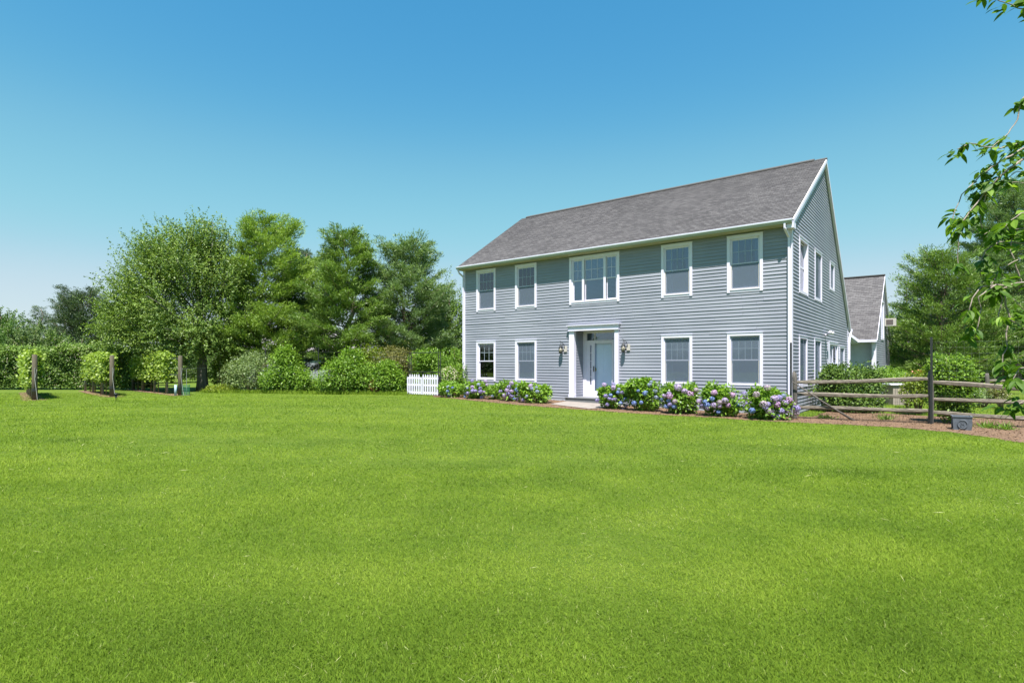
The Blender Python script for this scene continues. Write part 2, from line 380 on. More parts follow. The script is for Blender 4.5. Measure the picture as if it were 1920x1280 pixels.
# ------------------------------------------------------------------ the house
def XF(px): return onY(px,600,HY).x
def clap_front(mb, x0,x1,z0,z1,y,open_,pitch=.116,t=.023,facing=-1):
    """lapped boards on a plane y=const facing -Y, openings are (x0,x1,z0,z1)"""
    z=z0
    while z<z1-.01:
        zt_=min(z+pitch,z1); zm=(z+zt_)/2; iv=[(x0,x1)]
        for a,b,c,d in open_:
            if c<zm<d:
                iv=[q for p in iv for q in ((p[0],min(p[1],a)),(max(p[0],b),p[1])) if q[1]-q[0]>.01]
        for a0_,b0_ in iv:
            a=a0_
            while a<b0_-.001:
                b=min(b0_,a+rng.uniform(1.6,4.6)); b=b0_ if b0_-b<.5 else b
                tj=t+rng.normal(0,.0022); zj=z-abs(rng.normal(0,.0025)); e_=b-(.004 if b<b0_ else 0)
                mb.hexa([(a,y-tj,zj),(e_,y-tj,zj+rng.normal(0,.0015)),(e_,y+.03,zj),(a,y+.03,zj),(a,y-.002,zt_),(e_,y-.002,zt_),(e_,y+.03,zt_),(a,y+.03,zt_)]); a=b
        z+=pitch
def clap_side(mb,X,prof,z0,z1,open_,pitch=.116,t=.023):
    """lapped boards on the plane x=X facing +X; prof(z)->(ymin,ymax)"""
    z=z0
    while z<z1-.01:
        zt_=min(z+pitch,z1); zm=(z+zt_)/2; A=prof(z); B=prof(zt_); iv=[(A[0],A[1],B[0],B[1])]
        for a,b,c,d in open_:
            if c<zm<d:
                nv=[]
                for p in iv:
                    if p[0]<a: nv.append((p[0],min(p[1],a),p[2],min(p[3],a)))
                    if p[1]>b: nv.append((max(p[0],b),p[1],max(p[2],b),p[3]))
                iv=nv
        for a,b,c,d in iv:
            if b-a>.01 or d-c>.01:
                mb.hexa([(X+t,a,z),(X+t,b,z),(X-.03,b,z),(X-.03,a,z),(X+.002,c,zt_),(X+.002,d,zt_),(X-.03,d,zt_),(X-.03,c,zt_)])
        z+=pitch
house=thing('house','two storey blue grey clapboard house with white trim and grey shingle roof','house',(HX1,HY,0))
HO=(HX1,HY,0)
def hb(mb,name,m,parent=None,smooth=False,**k):
    o=mb.build(name,m,parent or house,smooth,off=HO); return o
def hsub(mb,name,m,parent,smooth=False): return mb.build(name,m,parent,smooth,off=HO)
RZ,RY=9.78,25.27            # ridge
SF,SB=.6,.949               # roof slopes front / back
BY=31.75; ZB=RZ-SB*(BY-RY)  # back wall
ZE=RZ-SF*(RY-HY)            # roof plane height above front wall
zf=lambda z:(HY if z<ZE-.12 else RY-(RZ-.12-z)/SF)
def prof(z):
    a=max(HY,RY-(RZ-.14-z)/SF); b=min(BY,RY+(RZ-.14-z)/SB); return (min(a,RY),max(b,RY))
# window opening rectangles on the facade
def pair(a,b): return XF(a),XF(b)
UP=(4.05,5.95); LOW=(.87,2.69)
wcols=[pair(894,930),pair(967,1006.5),pair(1240.3,1298.8),pair(1363.5,1431)]
wwd=sum(b-a for a,b in wcols)/4
wcols=[((a+b)/2-wwd/2,(a+b)/2+wwd/2) for a,b in wcols]
TRI=pair(1068.3,1162)
DX0,DX1=XF(1078.5),XF(1154.2); DPL,DPR=XF(1069.2),XF(1161.3)
DZ0,DZ1=.285,2.99; DY=20.22
rects=[]
for a,b in wcols: rects+= [(a,b,*UP),(a,b,*LOW)]
rects.append((*TRI,*UP))
sh=.05
ops=[(a+sh,b-sh,c+sh,d-sh) for a,b,c,d in rects]+[(DPL+.02,DPR-.02,-1,DZ1+.08)]
mb=MB(); clap_front(mb,HX0+.1,HX1-.1,.02,6.02,HY,ops); hb(mb,'front_wall',M['siding'])
# structural wall behind boards (one sheet around openings)
mb=MB(); zs=sorted({-.1,6.1}|{r[2]+sh for r in rects}|{r[3]-sh for r in rects}|{DZ1+.08})
for z0,z1 in zip(zs,zs[1:]):
    zm=(z0+z1)/2; iv=[(HX0+.02,HX1-.02)]
    for a,b,c,d in ops:
        if c<zm<d: iv=[q for p in iv for q in ((p[0],min(p[1],a)),(max(p[0],b),p[1])) if q[1]-q[0]>.01]
    for a,b in iv: mb.box((a,HY+.034,z0),(b,HY+.16,z1))
hb(mb,'wall_core',M['room'])
GX=HX1
def YG(px): return onX(px,600,GX).y
gw=[('double_hung',YG(1497.3),YG(1513.5),4.03,5.91),('fixed',YG(1526.5),YG(1539.5),4.03,5.91),('fixed',YG(1555),YG(1563),4.75,5.91),
    ('fixed',YG(1497),YG(1512),.87,2.60),('fixed',YG(1525.8),YG(1538),.87,2.60),('casement',YG(1553.5),YG(1570),1.56,2.56),('door',YG(1573),YG(1582),.1,2.46)]
gops=[(a+.05,b-.05,c+.05,d-.05) for _,a,b,c,d in gw]
mb=MB(); clap_side(mb,GX,prof,-.08,RZ-.25,gops); hb(mb,'gable_wall',M['siding'])
mb=MB(); zs=sorted({-.1,3.2,RZ-.3}|{o[2] for o in gops}|{o[3] for o in gops}|set(np.arange(3.4,9.5,.4)))
for z0,z1 in zip(zs,zs[1:]):
    zm=(z0+z1)/2; a,b=prof(z1+.02); iv=[(a+.1,b-.05)]
    for a,b,c,d in gops:
        if c<zm<d: iv=[q for p in iv for q in ((p[0],min(p[1],a)),(max(p[0],b),p[1])) if q[1]-q[0]>.01]
    for a,b in iv: mb.box((GX-.16,a,z0),(GX-.034,b,z1))
hb(mb,'gable_core',M['room'])
mb=MB(); mb.prism([(HX0+.02,HY+.02,-.1),(HX0+.02,BY,-.1),(HX0+.02,BY,ZB-.15),(HX0+.02,RY,RZ-.2),(HX0+.02,HY+.02,ZE-.15)],(.12,0,0))
mb.box((HX0+.2,BY-.12,-.1),(HX1-.2,BY,ZB-.15)); hb(mb,'rear_wall',M['siding'])
# floors and inner partition
mb=MB(); mb.box((HX0+.2,HY+.2,3.1),(HX1-.2,BY-.2,3.3)); mb.box((HX0+.2,HY+.2,.1),(HX1-.2,BY-.2,.2)); mb.box((HX0+.2,HY+.2,6.1),(HX1-.2,27,6.2))
mb.box((HX0+.2,HY+3.6,.3),(HX1-.2,HY+3.7,6.0)); hb(mb,'interior_floor',M['room'])
# corner boards, frieze
mb=MB(); mb.box((HX1-.1,HY-.03,-.05),(HX1+.028,HY+.03,6.03)); mb.box((HX1-.03,HY+.032,-.05),(HX1+.027,HY+.13,6.05)); hb(mb,'corner_board',M['white'])
mb=MB(); mb.box((HX0-.03,HY-.03,.15),(HX0+.1,HY+.12,6.03)); hb(mb,'corner_board',M['white'])
mb=MB(); mb.box((HX1-.03,BY-.12,-.05),(HX1+.03,BY+.02,ZB-.2)); hb(mb,'corner_board',M['white'])
mb=MB(); mb.box((HX0+.1,HY-.015,-.12),(DPL,HY+.03,.018)); mb.box((DPR,HY-.015,-.12),(HX1-.1,HY+.03,.018)); hb(mb,'foundation',M['step'])
# roof: stepped courses with UVs
def course_roof(name, fn, n_u, slope_len, expo, m, parent, th=.016):
    """fn(u0/1, s)->Vector on roof plane for side 0/1 at slope distance s; nrm vector n_u"""
    me=bpy.data.meshes.new(name); vs=[];fs=[];uv=[]; s=0; nn=Vector(n_u)
    off=random.random()*3
    while s<slope_len-.001:
        s1=min(s+expo,slope_len); a0,a1=fn(0,s),fn(1,s); b0,b1=fn(0,s1),fn(1,s1)
        k=len(vs); vs+=[a0+nn*th,a1+nn*th,b1+nn*.001,b0+nn*.001,a0,a1]
        fs+=[(k,k+1,k+2,k+3),(k+4,k+5,k+1,k)]
        ua,ub,uc,ud=a0.x,a1.x,b1.x,b0.x
        uv+=[(ua,s+off*0+.003),(ub,s+.003),(uc,s1-.003),(ud,s1-.003),(ua,s+.001),(ub,s+.001),(ub,s+.002),(ua,s+.002)]
        s=s1
    me.from_pydata([v-Vector(HO) for v in vs],[],fs); l=me.uv_layers.new(name='UVMap')
    for i,c in enumerate(uv): l.data[i].uv=c
    return link(name,me,m,parent)
EO=.32; Lf=math.hypot(RY-HY+EO,SF*(RY-HY+EO)); cf=math.cos(math.atan(SF)); sf=math.sin(math.atan(SF))
XL0,XL1=-18.30,-19.02      # left rake runs out a little towards the ridge
XR=HX1+.10
def front_pt(side,s):
    y=HY-EO+s*cf; z=RZ-SF*(RY-(HY-EO))+s*sf; t=s/Lf
    return Vector((XL0+(XL1-XL0)*t if side==0 else XR,y,z))
nf=Vector((0,-sf,cf)); roof=course_roof('roof',front_pt,nf,Lf,.14,M['roof'],house)
roof['label']='grey brown asphalt shingle roof of the house'
cb=math.cos(math.atan(SB)); sb=math.sin(math.atan(SB)); BE=.28; Lb=math.hypot(BY+BE-RY,SB*(BY+BE-RY))
def back_pt(side,s):
    y=BY+BE-s*cb; z=RZ-SB*(BY+BE-RY)+s*sb
    return Vector((XR if side==0 else XL0+(XL1-XL0)*(s/Lb),y,z))
course_roof('rear_roof_slope',back_pt,Vector((0,sb,cb)),Lb,.14,M['roof'],house)
# roof deck under shingles
def slab(mb,a0,a1,b1,b0,n,t):
    n=Vector(n)*t; mb.hexa([Vector(a0)-n,Vector(a1)-n,Vector(b1)-n,Vector(b0)-n,a0,a1,b1,b0])
mb=MB(); e=nf*-.004
slab(mb,front_pt(0,0)+e,front_pt(1,0)+e,front_pt(1,Lf)+e,front_pt(0,Lf)+e,nf,.05)
nb=Vector((0,sb,cb)); e=nb*-.004; slab(mb,back_pt(0,0)+e,back_pt(1,0)+e,back_pt(1,Lb)+e,back_pt(0,Lb)+e,nb,.05)
hb(mb,'roof_deck',M['soffit'])
# ridge vent
mb=MB(); r0=Vector((XL1+.35,RY,RZ+.05)); r1=Vector((XR-.42,RY,RZ+.05))
mb.prism([(r0.x,RY-.13,RZ-.045),(r0.x,RY-.13,RZ+.0),(r0.x,RY,RZ+.075),(r0.x,RY+.13,RZ+.0),(r0.x,RY+.13,RZ-.07)],(r1.x-r0.x,0,0))
mb2=MB(); mb2.prism([(r1.x+.03,RY-.12,RZ-.045),(r1.x+.03,RY,RZ+.03),(r1.x+.03,RY+.12,RZ-.07)],(XR-r1.x-.0,0,0))
M['vent']=simple('ridge_vent',(.07,.065,.065),.8,.2,9); hb(mb,'ridge_vent',M['vent']); hb(mb2,'ridge_cap',M['vent'])
# gutter, fascia, soffit
ye=HY-EO; ze=front_pt(1,0).z
mb=MB(); mb.prism([(HX0-.12,ye-.015,ze-.03),(HX0-.12,ye-.12,ze-.025),(HX0-.12,ye-.125,ze-.06),(HX0-.12,ye-.075,ze-.135),(HX0-.12,ye-.015,ze-.135)],(XR-.0-(HX0-.12),0,0)); hb(mb,'gutter',M['gutter'])
mb=MB(); mb.box((HX0-.1,ye-.012,ze-.15),(XR-.01,ye+.02,ze-.056)); mb.box((HX0-.1,ye+.02,6.025),(XR-.03,HY+.03,6.045)); hb(mb,'soffit',M['soffit'])
# drip edge (pale line at the shingle edge)
mb=MB(); mb.bar(front_pt(0,0)+Vector((0,-.01,-.0)),front_pt(1,0)+Vector((0,-.01,-.0)),.02,.02); hb(mb,'drip_edge',M['white'])
# rake boards on the right gable
mb=MB()
def rake(mb,p,q,n,x0,x1,wd,gap=.0):
    n=Vector(n); p=Vector(p); q=Vector(q)
    A=[Vector((x0,v.y,v.z))-n*g for v,g in ((p,gap),(q,gap),(q,gap+wd),(p,gap+wd))]
    mb.prism(A,(x1-x0,0,0))
fp0=front_pt(1,.0); fp1=Vector((XR,RY,RZ)); rake(mb,fp0,fp1-Vector((0,0,.002)),nf,GX+.03,XR+.028,.12,.02)
rake(mb,fp0+Vector((0,0.1,.06)),fp1,nf,GX+.03,GX+.06,.20,.14)
hb(mb,'rake_board',M['white'])
mb=MB(); bp0=back_pt(0,0); rake(mb,bp0,fp1-Vector((0,0,.06)),nb,GX+.03,XR+.025,.11,.02); hb(mb,'rake_board',M['white'])
mb=MB(); mb.box((GX-.08,ye-.0,ze-.28),(XR+.03,HY+.02,ze-.10)); hb(mb,'eave_return',M['white'])
# downspouts
def tubepts(mb,pts,w=.07,d=.055):
    for a,b in zip(pts,pts[1:]): mb.bar(a,b,w,d)
mb=MB(); xg=HX1-.16
tubepts(mb,[(xg+.05,ye-.06,ze-.12),(xg+.05,ye-.05,ze-.28),(HX1-.05,HY-.075,ze-.52),(HX1-.05,HY-.07,.1),(HX1-.05,HY-.3,.02)]); hb(mb,'downspout',M['white'])
mb=MB(); tubepts(mb,[(HX0-.05,ye-.06,ze-.12),(HX0-.02,ye+.02,ze-.3),(HX0+.03,HY-.07,ze-.45),(HX0+.03,HY-.07,.3)]); hb(mb,'downspout',M['white'])
mb=MB(); mb.tube([(HX1+.10,BY+BE+.02,3.30),(HX1+.10,BY+.22,3.15),(HX1+.07,BY+.05,2.85),(HX1+.07,BY-.02,2.7),(HX1+.07,BY-.02,.1)],.05,8); mb.box((HX1-.3,BY+BE-.02,3.22),(HX1+.17,BY+BE+.1,3.36)); hb(mb,'downspout',M['white'])

# ---- windows
def win_front(a,b,z0,z1,units=((0,1),),grid=(4,2),inner='curtain',y=HY,full=False):
    fr=MB(); c=.095
    # casing
    fr.box((a,y-.045,z1-c),(b,y+.05,z1)); fr.box((a,y-.044,z0),(a+c,y+.05,z1-c)); fr.box((b-c,y-.044,z0),(b,y+.05,z1-c))
    fr.box((a-.01,y-.06,z1),(b+.01,y+.02,z1+.018))
    fr.box((a+c,y-.05,z0+.075),(b-c,y+.05,z0+.105)); fr.box((a+c,y-.03,z0),(b-c,y+.03,z0+.072)); 
    fo=hb(fr,'window',M['white'])
    iw=b-a-2*c
    for u0,u1 in units:
        x0=a+c+iw*u0; x1=a+c+iw*u1; 
        s=MB(); zb=z0+.105; zt_=z1-c; zm=zb+(zt_-zb)*.5
        # jambs
        jw=.03 if len(units)==1 else .05
        s.box((x0,y+.0,zb),(x0+jw,y+.075,zt_)); s.box((x1-jw,y+.0,zb),(x1,y+.075,zt_)); s.box((x0+jw,y+.0,zt_-.03),(x1-jw,y+.075,zt_))
        xa,xb=x0+jw,x1-jw
        # upper sash
        s.box((xa,y+.02,zm-.02),(xb,y+.05,zm+.02)); s.box((xa,y+.022,zt_-.06),(xb,y+.05,zt_-.03))
        s.box((xa,y+.023,zm+.02),(xa+.035,y+.05,zt_-.06)); s.box((xb-.035,y+.023,zm+.02),(xb,y+.05,zt_-.06))
        # lower sash
        s.box((xa,y+.05,zb),(xb,y+.072,zb+.06)); s.box((xa,y+.051,zb+.06),(xa+.04,y+.072,zm-.02)); s.box((xb-.04,y+.051,zb+.06),(xb,y+.072,zm-.02))
        hsub(s,'sash',M['white'],fo)
        mt=MB(); gx=grid[0] if len(units)==1 else (3 if (u1-u0)>.3 else 2); gz=grid[1]
        za,zb2=zm+.02,zt_-.06; q0,q1=xa+.035,xb-.035
        for i in range(1,gx): x=q0+(q1-q0)*i/gx; mt.box((x-.007,y+.028,za),(x+.007,y+.042,zb2))
        for i in range(1,gz): z=za+(zb2-za)*i/gz; mt.box((q0,y+.027,z-.008),(q1,y+.041,z+.008))
        hsub(mt,'muntin',M['muntin'] if len(units)==1 else M['white'],fo)
        g=MB(); g.box((q0,y+.033,za),(q1,y+.037,zb2)); g.box((xa+.04,y+.060,zb+.06),(xb-.04,y+.064,zm-.02)); hsub(g,'pane',M['glass'],fo)
        if inner!='clear' and len(units)==1:
            sc=MB(); zsc=zt_-.03 if full else zm; sc.add([(xa,y+.018,zb),(xb,y+.018,zb),(xb,y+.018,zsc),(xa,y+.018,zsc)],[(0,1,2,3)]); hsub(sc,'insect_screen',M['screen'],fo)
            sf_=MB(); 
            for q in ((xa,zb,xb,zb+.03),(xa,zb+.03,xa+.022,zm-.02),(xb-.022,zb+.03,xb,zm-.02)): sf_.box((q[0],y+.008,q[1]),(q[2],y+.017,q[3]))
            hsub(sf_,'screen_frame',M['vinyl'],fo)
        if inner=='blind':
            bl=MB(); z=z0+.15
            while z<z1-.12: bl.hexa([(xa,y+.10,z),(xb,y+.10,z),(xb,y+.113,z+.034),(xa,y+.113,z+.034),(xa,y+.103,z),(xb,y+.103,z),(xb,y+.116,z+.034),(xa,y+.116,z+.034)]); z+=.05
            hsub(bl,'blind',M['blind'],fo)
        elif inner in ('curtain','sheer','clear'):
            cu=MB(); segs=[(xa-.02,xa+(xb-xa)*.24),(xb-(xb-xa)*.22,xb+.02)]
            if inner=='sheer': segs=[(xa-.02,xa+(xb-xa)*.52),(xa+(xb-xa)*.56,xb+.02)]
            if inner=='clear': segs=[(xa-.02,xa+(xb-xa)*.2)]
            for p,q in segs:
                n=18; A=[]
                for i in range(n+1):
                    x=p+(q-p)*i/n; yy=y+.21+.02*math.sin(i*1.9+p*7)+.008*math.sin(i*4.1); A.append((x,yy))
                k=len(cu.v); cu.v+= [(x,yy,z0+.02) for x,yy in A]+[(x,yy,z1) for x,yy in A]
                cu.f+=[(k+i,k+i+1,k+n+2+i,k+n+1+i) for i in range(n)]
            hsub(cu,'curtain',M['curtain'],fo,True)
    if len(units)>1:
        for u0,u1 in units[:-1]: m_=MB(); x=a+c+iw*u1; m_.box((x-.05,y-.03,z0+.10),(x+.05,y+.08,z1-c)); hsub(m_,'mullion',M['white'],fo)
    return fo
lab=['leftmost','second from the left','second from the right','rightmost']
for i,(a,b) in enumerate(wcols):
    win_front(a,b,*UP,inner='curtain')
    win_front(a,b,*LOW,inner=['clear','sheer','curtain','curtain'][i],grid=(3,2) if i==0 else (4,2),full=i>0)
win_front(*TRI,*UP,units=((0,.265),(.265,.735),(.735,1)),inner='blind')
# gable windows
def win_side(kind,a,b,z0,z1,X=GX,mat_in='curtain'):
    fr=MB(); c=.085
    fr.box((X-.05,a,z1-c),(X+.04,b,z1)); fr.box((X-.05,a,z0),(X+.041,a+c,z1-c)); fr.box((X-.05,b-c,z0),(X+.041,b,z1-c)); fr.box((X-.05,a+c,z0),(X+.03,b-c,z0+.1))
    fr.box((X-.05,a-.01,z1),(X+.055,b+.01,z1+.02))
    fo=hb(fr,'window' if kind!='door' else 'side_door',M['white'])
    A,B=a+c,b-c; za,zb=z0+.1,z1-c; zm=(za+zb)/2
    s=MB(); dx=-.09 if kind=='double_hung' else -.02
    s.box((X+dx-.02,A,za),(X+dx+.015,B,za+.05)); s.box((X+dx-.02,A,zb-.05),(X+dx+.015,B,zb)); s.box((X+dx-.02,A,za+.05),(X+dx+.016,A+.04,zb-.05)); s.box((X+dx-.02,B-.04,za+.05),(X+dx+.016,B,zb-.05))
    if kind=='double_hung': s.box((X+dx-.02,A+.04,zm-.03),(X+dx+.02,B-.04,zm+.03)); s.box((X-.12,A-.02,za-.02),(X-.05,A+.0,zb)); s.box((X-.12,B,za-.02),(X-.05,B+.02,zb)); s.box((X-.12,A,za-.02),(X-.052,B,za))
    if kind=='casement': m=(A+B)/2; s.box((X+dx-.02,m-.04,za+.05),(X+dx+.02,m+.04,zb-.05))
    hsub(s,'sash',M['white'],fo)
    g=MB(); g.box((X+dx-.006,A+.03,za+.03),(X+dx-.002,B-.03,zb-.03)); hsub(g,'pane',M['glass'],fo)
    if kind in('fixed','door'):
        sc=MB(); sc.add([(X+.0,A,za),(X+.0,B,za),(X+.0,B,zb),(X+.0,A,zb)],[(0,1,2,3)]); hsub(sc,'insect_screen',M['screen'],fo)
    cu=MB(); n=10
    for i in range(n): 
        y0=A+(B-A)*.5*i/n; y1=A+(B-A)*.5*(i+1)/n; cu.add([(X-.22-.02*(i%2),y0,z0),(X-.22-.02*((i+1)%2),y1,z0),(X-.22-.02*((i+1)%2),y1,z1),(X-.22-.02*(i%2),y0,z1)],[(0,1,2,3)])
    hsub(cu,'curtain',M['curtain'],fo)
    return fo
for g in gw: win_side(*g)
mb=MB(); y0=gw[5][1]; mb.box((GX-.02,y0-.32,1.5),(GX+.035,y0-.01,2.56)); hb(mb,'window_trim',M['white'])
# floodlight
fl=onX(1546,628,GX+.0)
mb=MB(); mb.tube([(GX+.02,fl.y,fl.z),(GX+.10,fl.y,fl.z)],.05,10); fo=hb(mb,'floodlight',M['white'],None,True)
for dy in (-.16,.16):
    mb=MB(); a=Vector((GX+.09,fl.y+dy*.2,fl.z+.02)); b=a+Vector((.10,dy,.06)); mb.tube([a,b,b+(b-a).normalized()*.12-Vector((0,0,.04))],[.03,.045,.075],10); hsub(mb,'lamp_head',M['white'],fo,True)

# ---- entrance
mb=MB(); mb.box((DPL,HY-.10,DZ0),(DX0,HY+.06,DZ1)); mb.box((DPL-.015,HY-.115,DZ0),(DX0+.015,HY+.05,DZ0+.14)); hb(mb,'pilaster',M['white'])
mb=MB(); mb.box((DX1,HY-.10,DZ0),(DPR,HY+.06,DZ1)); mb.box((DX1-.015,HY-.115,DZ0),(DPR+.015,HY+.05,DZ0+.14)); hb(mb,'pilaster',M['white'])
mb=MB(); mb.box((DPL-.02,HY-.13,DZ1),(DPR+.02,HY+.05,DZ1+.19)); mb.box((DPL-.07,HY-.19,DZ1+.19),(DPR+.07,HY+.03,DZ1+.225)); mb.box((DPL-.04,HY-.16,DZ1+.155),(DPR+.04,HY+.02,DZ1+.188)); mb.box((DPL-.03,HY-.15,DZ1-.012),(DPR+.03,HY+.04,DZ1+.02))
hb(mb,'door_header',M['white'])
for X0,sg in ((DX0,1),(DX1,-1)):
    mb=MB(); z=DZ0
    while z<DZ1-.01:
        z1=min(z+.108,DZ1)
        a,b=sorted((X0-sg*.03,X0+sg*.018)); a2,b2=sorted((X0-sg*.03,X0+sg*.002))
        mb.hexa([(a,HY+.061,z),(b,HY+.061,z),(b,DY,z),(a,DY,z),(a2,HY+.061,z1),(b2,HY+.061,z1),(b2,DY,z1),(a2,DY,z1)])
        z+=.108
    hb(mb,'porch_side_wall',M['siding'])
mb=MB(); mb.box((DX0-.1,HY+.05,DZ1+.02),(DX1+.1,DY+.1,DZ1+.06)); hb(mb,'porch_ceiling',M['soffit'])
mb=MB(); mb.box((DPL-.06,HY-.28,.02),(DPR+.06,DY+.1,DZ0)); mb.box((DPL-.09,HY-.31,DZ0),(DPR+.09,DY+.02,DZ0+.02)); hb(mb,'door_step',M['step'])
XI=lambda px: onY(px,600,DY).x
fx0,fx1=DX0+.03,DX1-.01; zt0=2.60; zh=2.905
mb=MB(); mb.box((DX0-.05,DY,zh),(DX1+.05,DY+.1,DZ1+.02)); mb.box((DX0-.05,DY-.01,.28),(XI(1100),DY+.1,zh)); mb.box((XI(1100),DY+.0,zt0-.03),(DX1+.05,DY+.1,zt0+.012))
mb.box((XI(1100),DY-.06,DZ0+.02),(DX1+.05,DY+.1,.43)); xd1=XI(1112); xd2=xd1+.94; mb.box((xd1-.06,DY+.003,.43),(xd1,DY+.1,zt0-.03)); mb.box((xd2,DY+.003,.43),(DX1+.05,DY+.1,zt0-.03))
df=hb(mb,'door_frame',M['white'])
mb=MB(); mb.box((XI(1100),DY+.04,zt0+.012),(DX1,DY+.045,zh)); hsub(mb,'transom_pane',M['glass'],df)
mb=MB(); xm=XI(1115); mb.box((xm-.02,DY+.02,zt0+.012),(xm+.02,DY+.06,zh)); hsub(mb,'transom_bar',M['white'],df)
# sidelight
sa,sb2=XI(1100),xd1-.06; mb=MB(); ga,gb=XI(1106),sb2-.02
mb.box((sa,DY+.01,.43),(ga,DY+.06,zt0-.03)); mb.box((gb,DY+.01,.43),(sb2,DY+.06,zt0-.03)); mb.box((ga,DY+.01,.43),(gb,DY+.06,.80)); mb.box((ga,DY+.01,2.42),(gb,DY+.06,zt0-.03))
for i in range(1,5): z=.8+1.62*i/5; mb.box((ga,DY+.012,z-.012),(gb,DY+.05,z+.012))
sl=hb(mb,'sidelight',M['white'])
mb=MB(); mb.box((ga,DY+.03,.8),(gb,DY+.034,2.42)); hsub(mb,'pane',M['glass'],sl)
# door leaf and storm door
mb=MB(); mb.box((xd1,DY+.10,.44),(xd2,DY+.14,zt0-.03))
for zz in ((.62,1.15),(1.3,2.4)):
    for k in (0,1): q=xd1+.1+k*.40; mb.box((q,DY+.092,zz[0]),(q+.34,DY+.101,zz[1]))
dr=hb(mb,'front_door',M['doorpaint'])
mb=MB(); mb.tube([(xd1+.09,DY+.05,1.42),(xd1+.09,DY+.09,1.42)],.022,10); mb.tube([(xd1+.09,DY+.05,1.35),(xd1+.09,DY+.05,1.5)],.018,8); hsub(mb,'handle',M['brass'],dr)
mb=MB(); t=.085; mb.box((xd1,DY-.01,.44),(xd1+t,DY+.02,zt0-.03)); mb.box((xd2-t,DY-.01,.44),(xd2,DY+.02,zt0-.03)); mb.box((xd1+t,DY-.01,zt0-.03-t),(xd2-t,DY+.02,zt0-.03)); mb.box((xd1+t,DY-.01,.44),(xd2-t,DY+.02,.56))
sd_=hb(mb,'storm_door',M['white'])
mb=MB(); mb.box((xd1+t,DY+.002,.56),(xd2-t,DY+.006,zt0-.03-t)); hsub(mb,'pane',M['clear'],sd_)
mb=MB(); mb.box((xd1+.03,DY-.05,1.34),(xd1+.055,DY-.01,1.56)); hsub(mb,'handle',M['black'],sd_)
# wall lanterns
M['lampglass']=simple('frosted_glass',(.26,.24,.19),.25,.1,9)
def lantern(px,py):
    p=onY(px,py,HY); x,z=p.x,p.z; mb=MB(); mb.box((x+.07,HY-.055,z-.12),(x+.20,HY-.0,z+.12)); 
    lb=hb(mb,'wall_lantern',M['vinyl'])
    mb=MB(); cx=x-.02; cy=HY-.16
    mb.tube([(cx+.13,HY-.05,z+.02),(cx+.12,HY-.12,z+.2),(cx+.03,cy,z+.28),(cx,cy,z+.2),(cx,cy,z+.14)],.012,6)
    mb.tube([(cx,cy,z+.16),(cx,cy,z+.12),(cx,cy,z+.03)],[.012,.05,.085],8); mb.tube([(cx,cy,z-.19),(cx,cy,z-.17),(cx,cy,z-.15)],[.03,.07,.085],8)
    for k in range(4):
        a=math.pi/4+k*math.pi/2; mb.tube([(cx+.083*math.cos(a),cy+.083*math.sin(a),z+.03),(cx+.075*math.cos(a),cy+.075*math.sin(a),z-.15)],.006,4)
    mb.tube([(cx+.02,HY-.03,z+.1),(cx+.01,HY-.09,z+.27),(cx-.05,cy,z+.33)],.009,5)
    hsub(mb,'cage',M['black'],lb)
    mb=MB(); mb.tube([(cx,cy,z+.03),(cx,cy,z-.06),(cx,cy,z-.15)],[.072,.075,.066],10); hsub(mb,'lamp_glass',M['lampglass'],lb,True)
lantern(1056,654); lantern(1173,651)

# ------------------------------------------------------------------ annex
AX=-3.05; AY0=33.4; AYR=37.3; AZE=2.86; AZR=6.55; AS=(AZR-AZE)/(AYR-AY0+.25); AY1=2*AYR-AY0
annex=thing('annex_building','single gabled grey annex behind the house with steep shingle roof','building',(AX,AY0,0))
AO=(AX,AY0,0)
def ab(mb,name,m,parent=None,smooth=False): return mb.build(name,m,parent or annex,smooth,off=AO)
ap=lambda z:(max(AY0,AYR-(AZR-.14-z)/AS) if AYR-(AZR-.14-z)/AS<AYR else AYR, min(AY1,AYR+(AZR-.14-z)/AS) if AYR+(AZR-.14-z)/AS>AYR else AYR)
def YA(px): return onX(px,600,AX).y
awin=(YA(1651.5),YA(1656),2.95,5.1)
mb=MB(); clap_side(mb,AX,ap,-.05,AZR-.2,[(awin[0]+.05,awin[1]-.05,awin[2]+.05,awin[3]-.05)]); ab(mb,'gable_wall',M['siding'])
mb=MB(); mb.prism([(AX-.04,AY0,-.1),(AX-.04,AY1,-.1),(AX-.04,AY1,AZE-.1),(AX-.04,AYR,AZR-.2),(AX-.04,AY0,AZE-.1)],(-.1,0,0)); ab(mb,'wall_core',M['dark'])
mb=MB(); yb=AY0+.35
x=-9.0
while x<AX-.2: mb.box((x,yb,-.1),(x+.145,yb+.08,2.8)); mb.box((x+.145,yb+.012,-.1),(x+.155,yb+.08,2.8)); x+=.155
ab(mb,'batten_wall',M['batten'])
mb=MB(); mb.box((-9,AY0-.2,2.72),(AX,yb,2.78)); ab(mb,'porch_ceiling',M['white'])
mb=MB(); mb.box((-4.9,AY0-.5,-.1),(-4.8,yb,2.72)); ab(mb,'porch_side_wall',M['batten'])
mb=MB(); mb.box((AX-.16,AY0-.03,-.05),(AX+.03,AY0+.14,2.75)); ab(mb,'corner_board',M['white'])
mb=MB(); mb.box((AX-.03,AY1-.1,-.05),(AX+.03,AY1+.03,2.75)); ab(mb,'corner_board',M['white'])
LA=math.hypot(AYR-AY0+.25,AZR-AZE); ca=(AYR-AY0+.25)/LA; sa_=(AZR-AZE)/LA
HO_=HO; HO=AO
def af(side,s): return Vector((-11. if side==0 else AX+.08,AY0-.25+s*ca,AZE+s*sa_))
def abk(side,s): return Vector((-11. if side==1 else AX+.08,AY1+.25-s*ca,AZE+s*sa_))
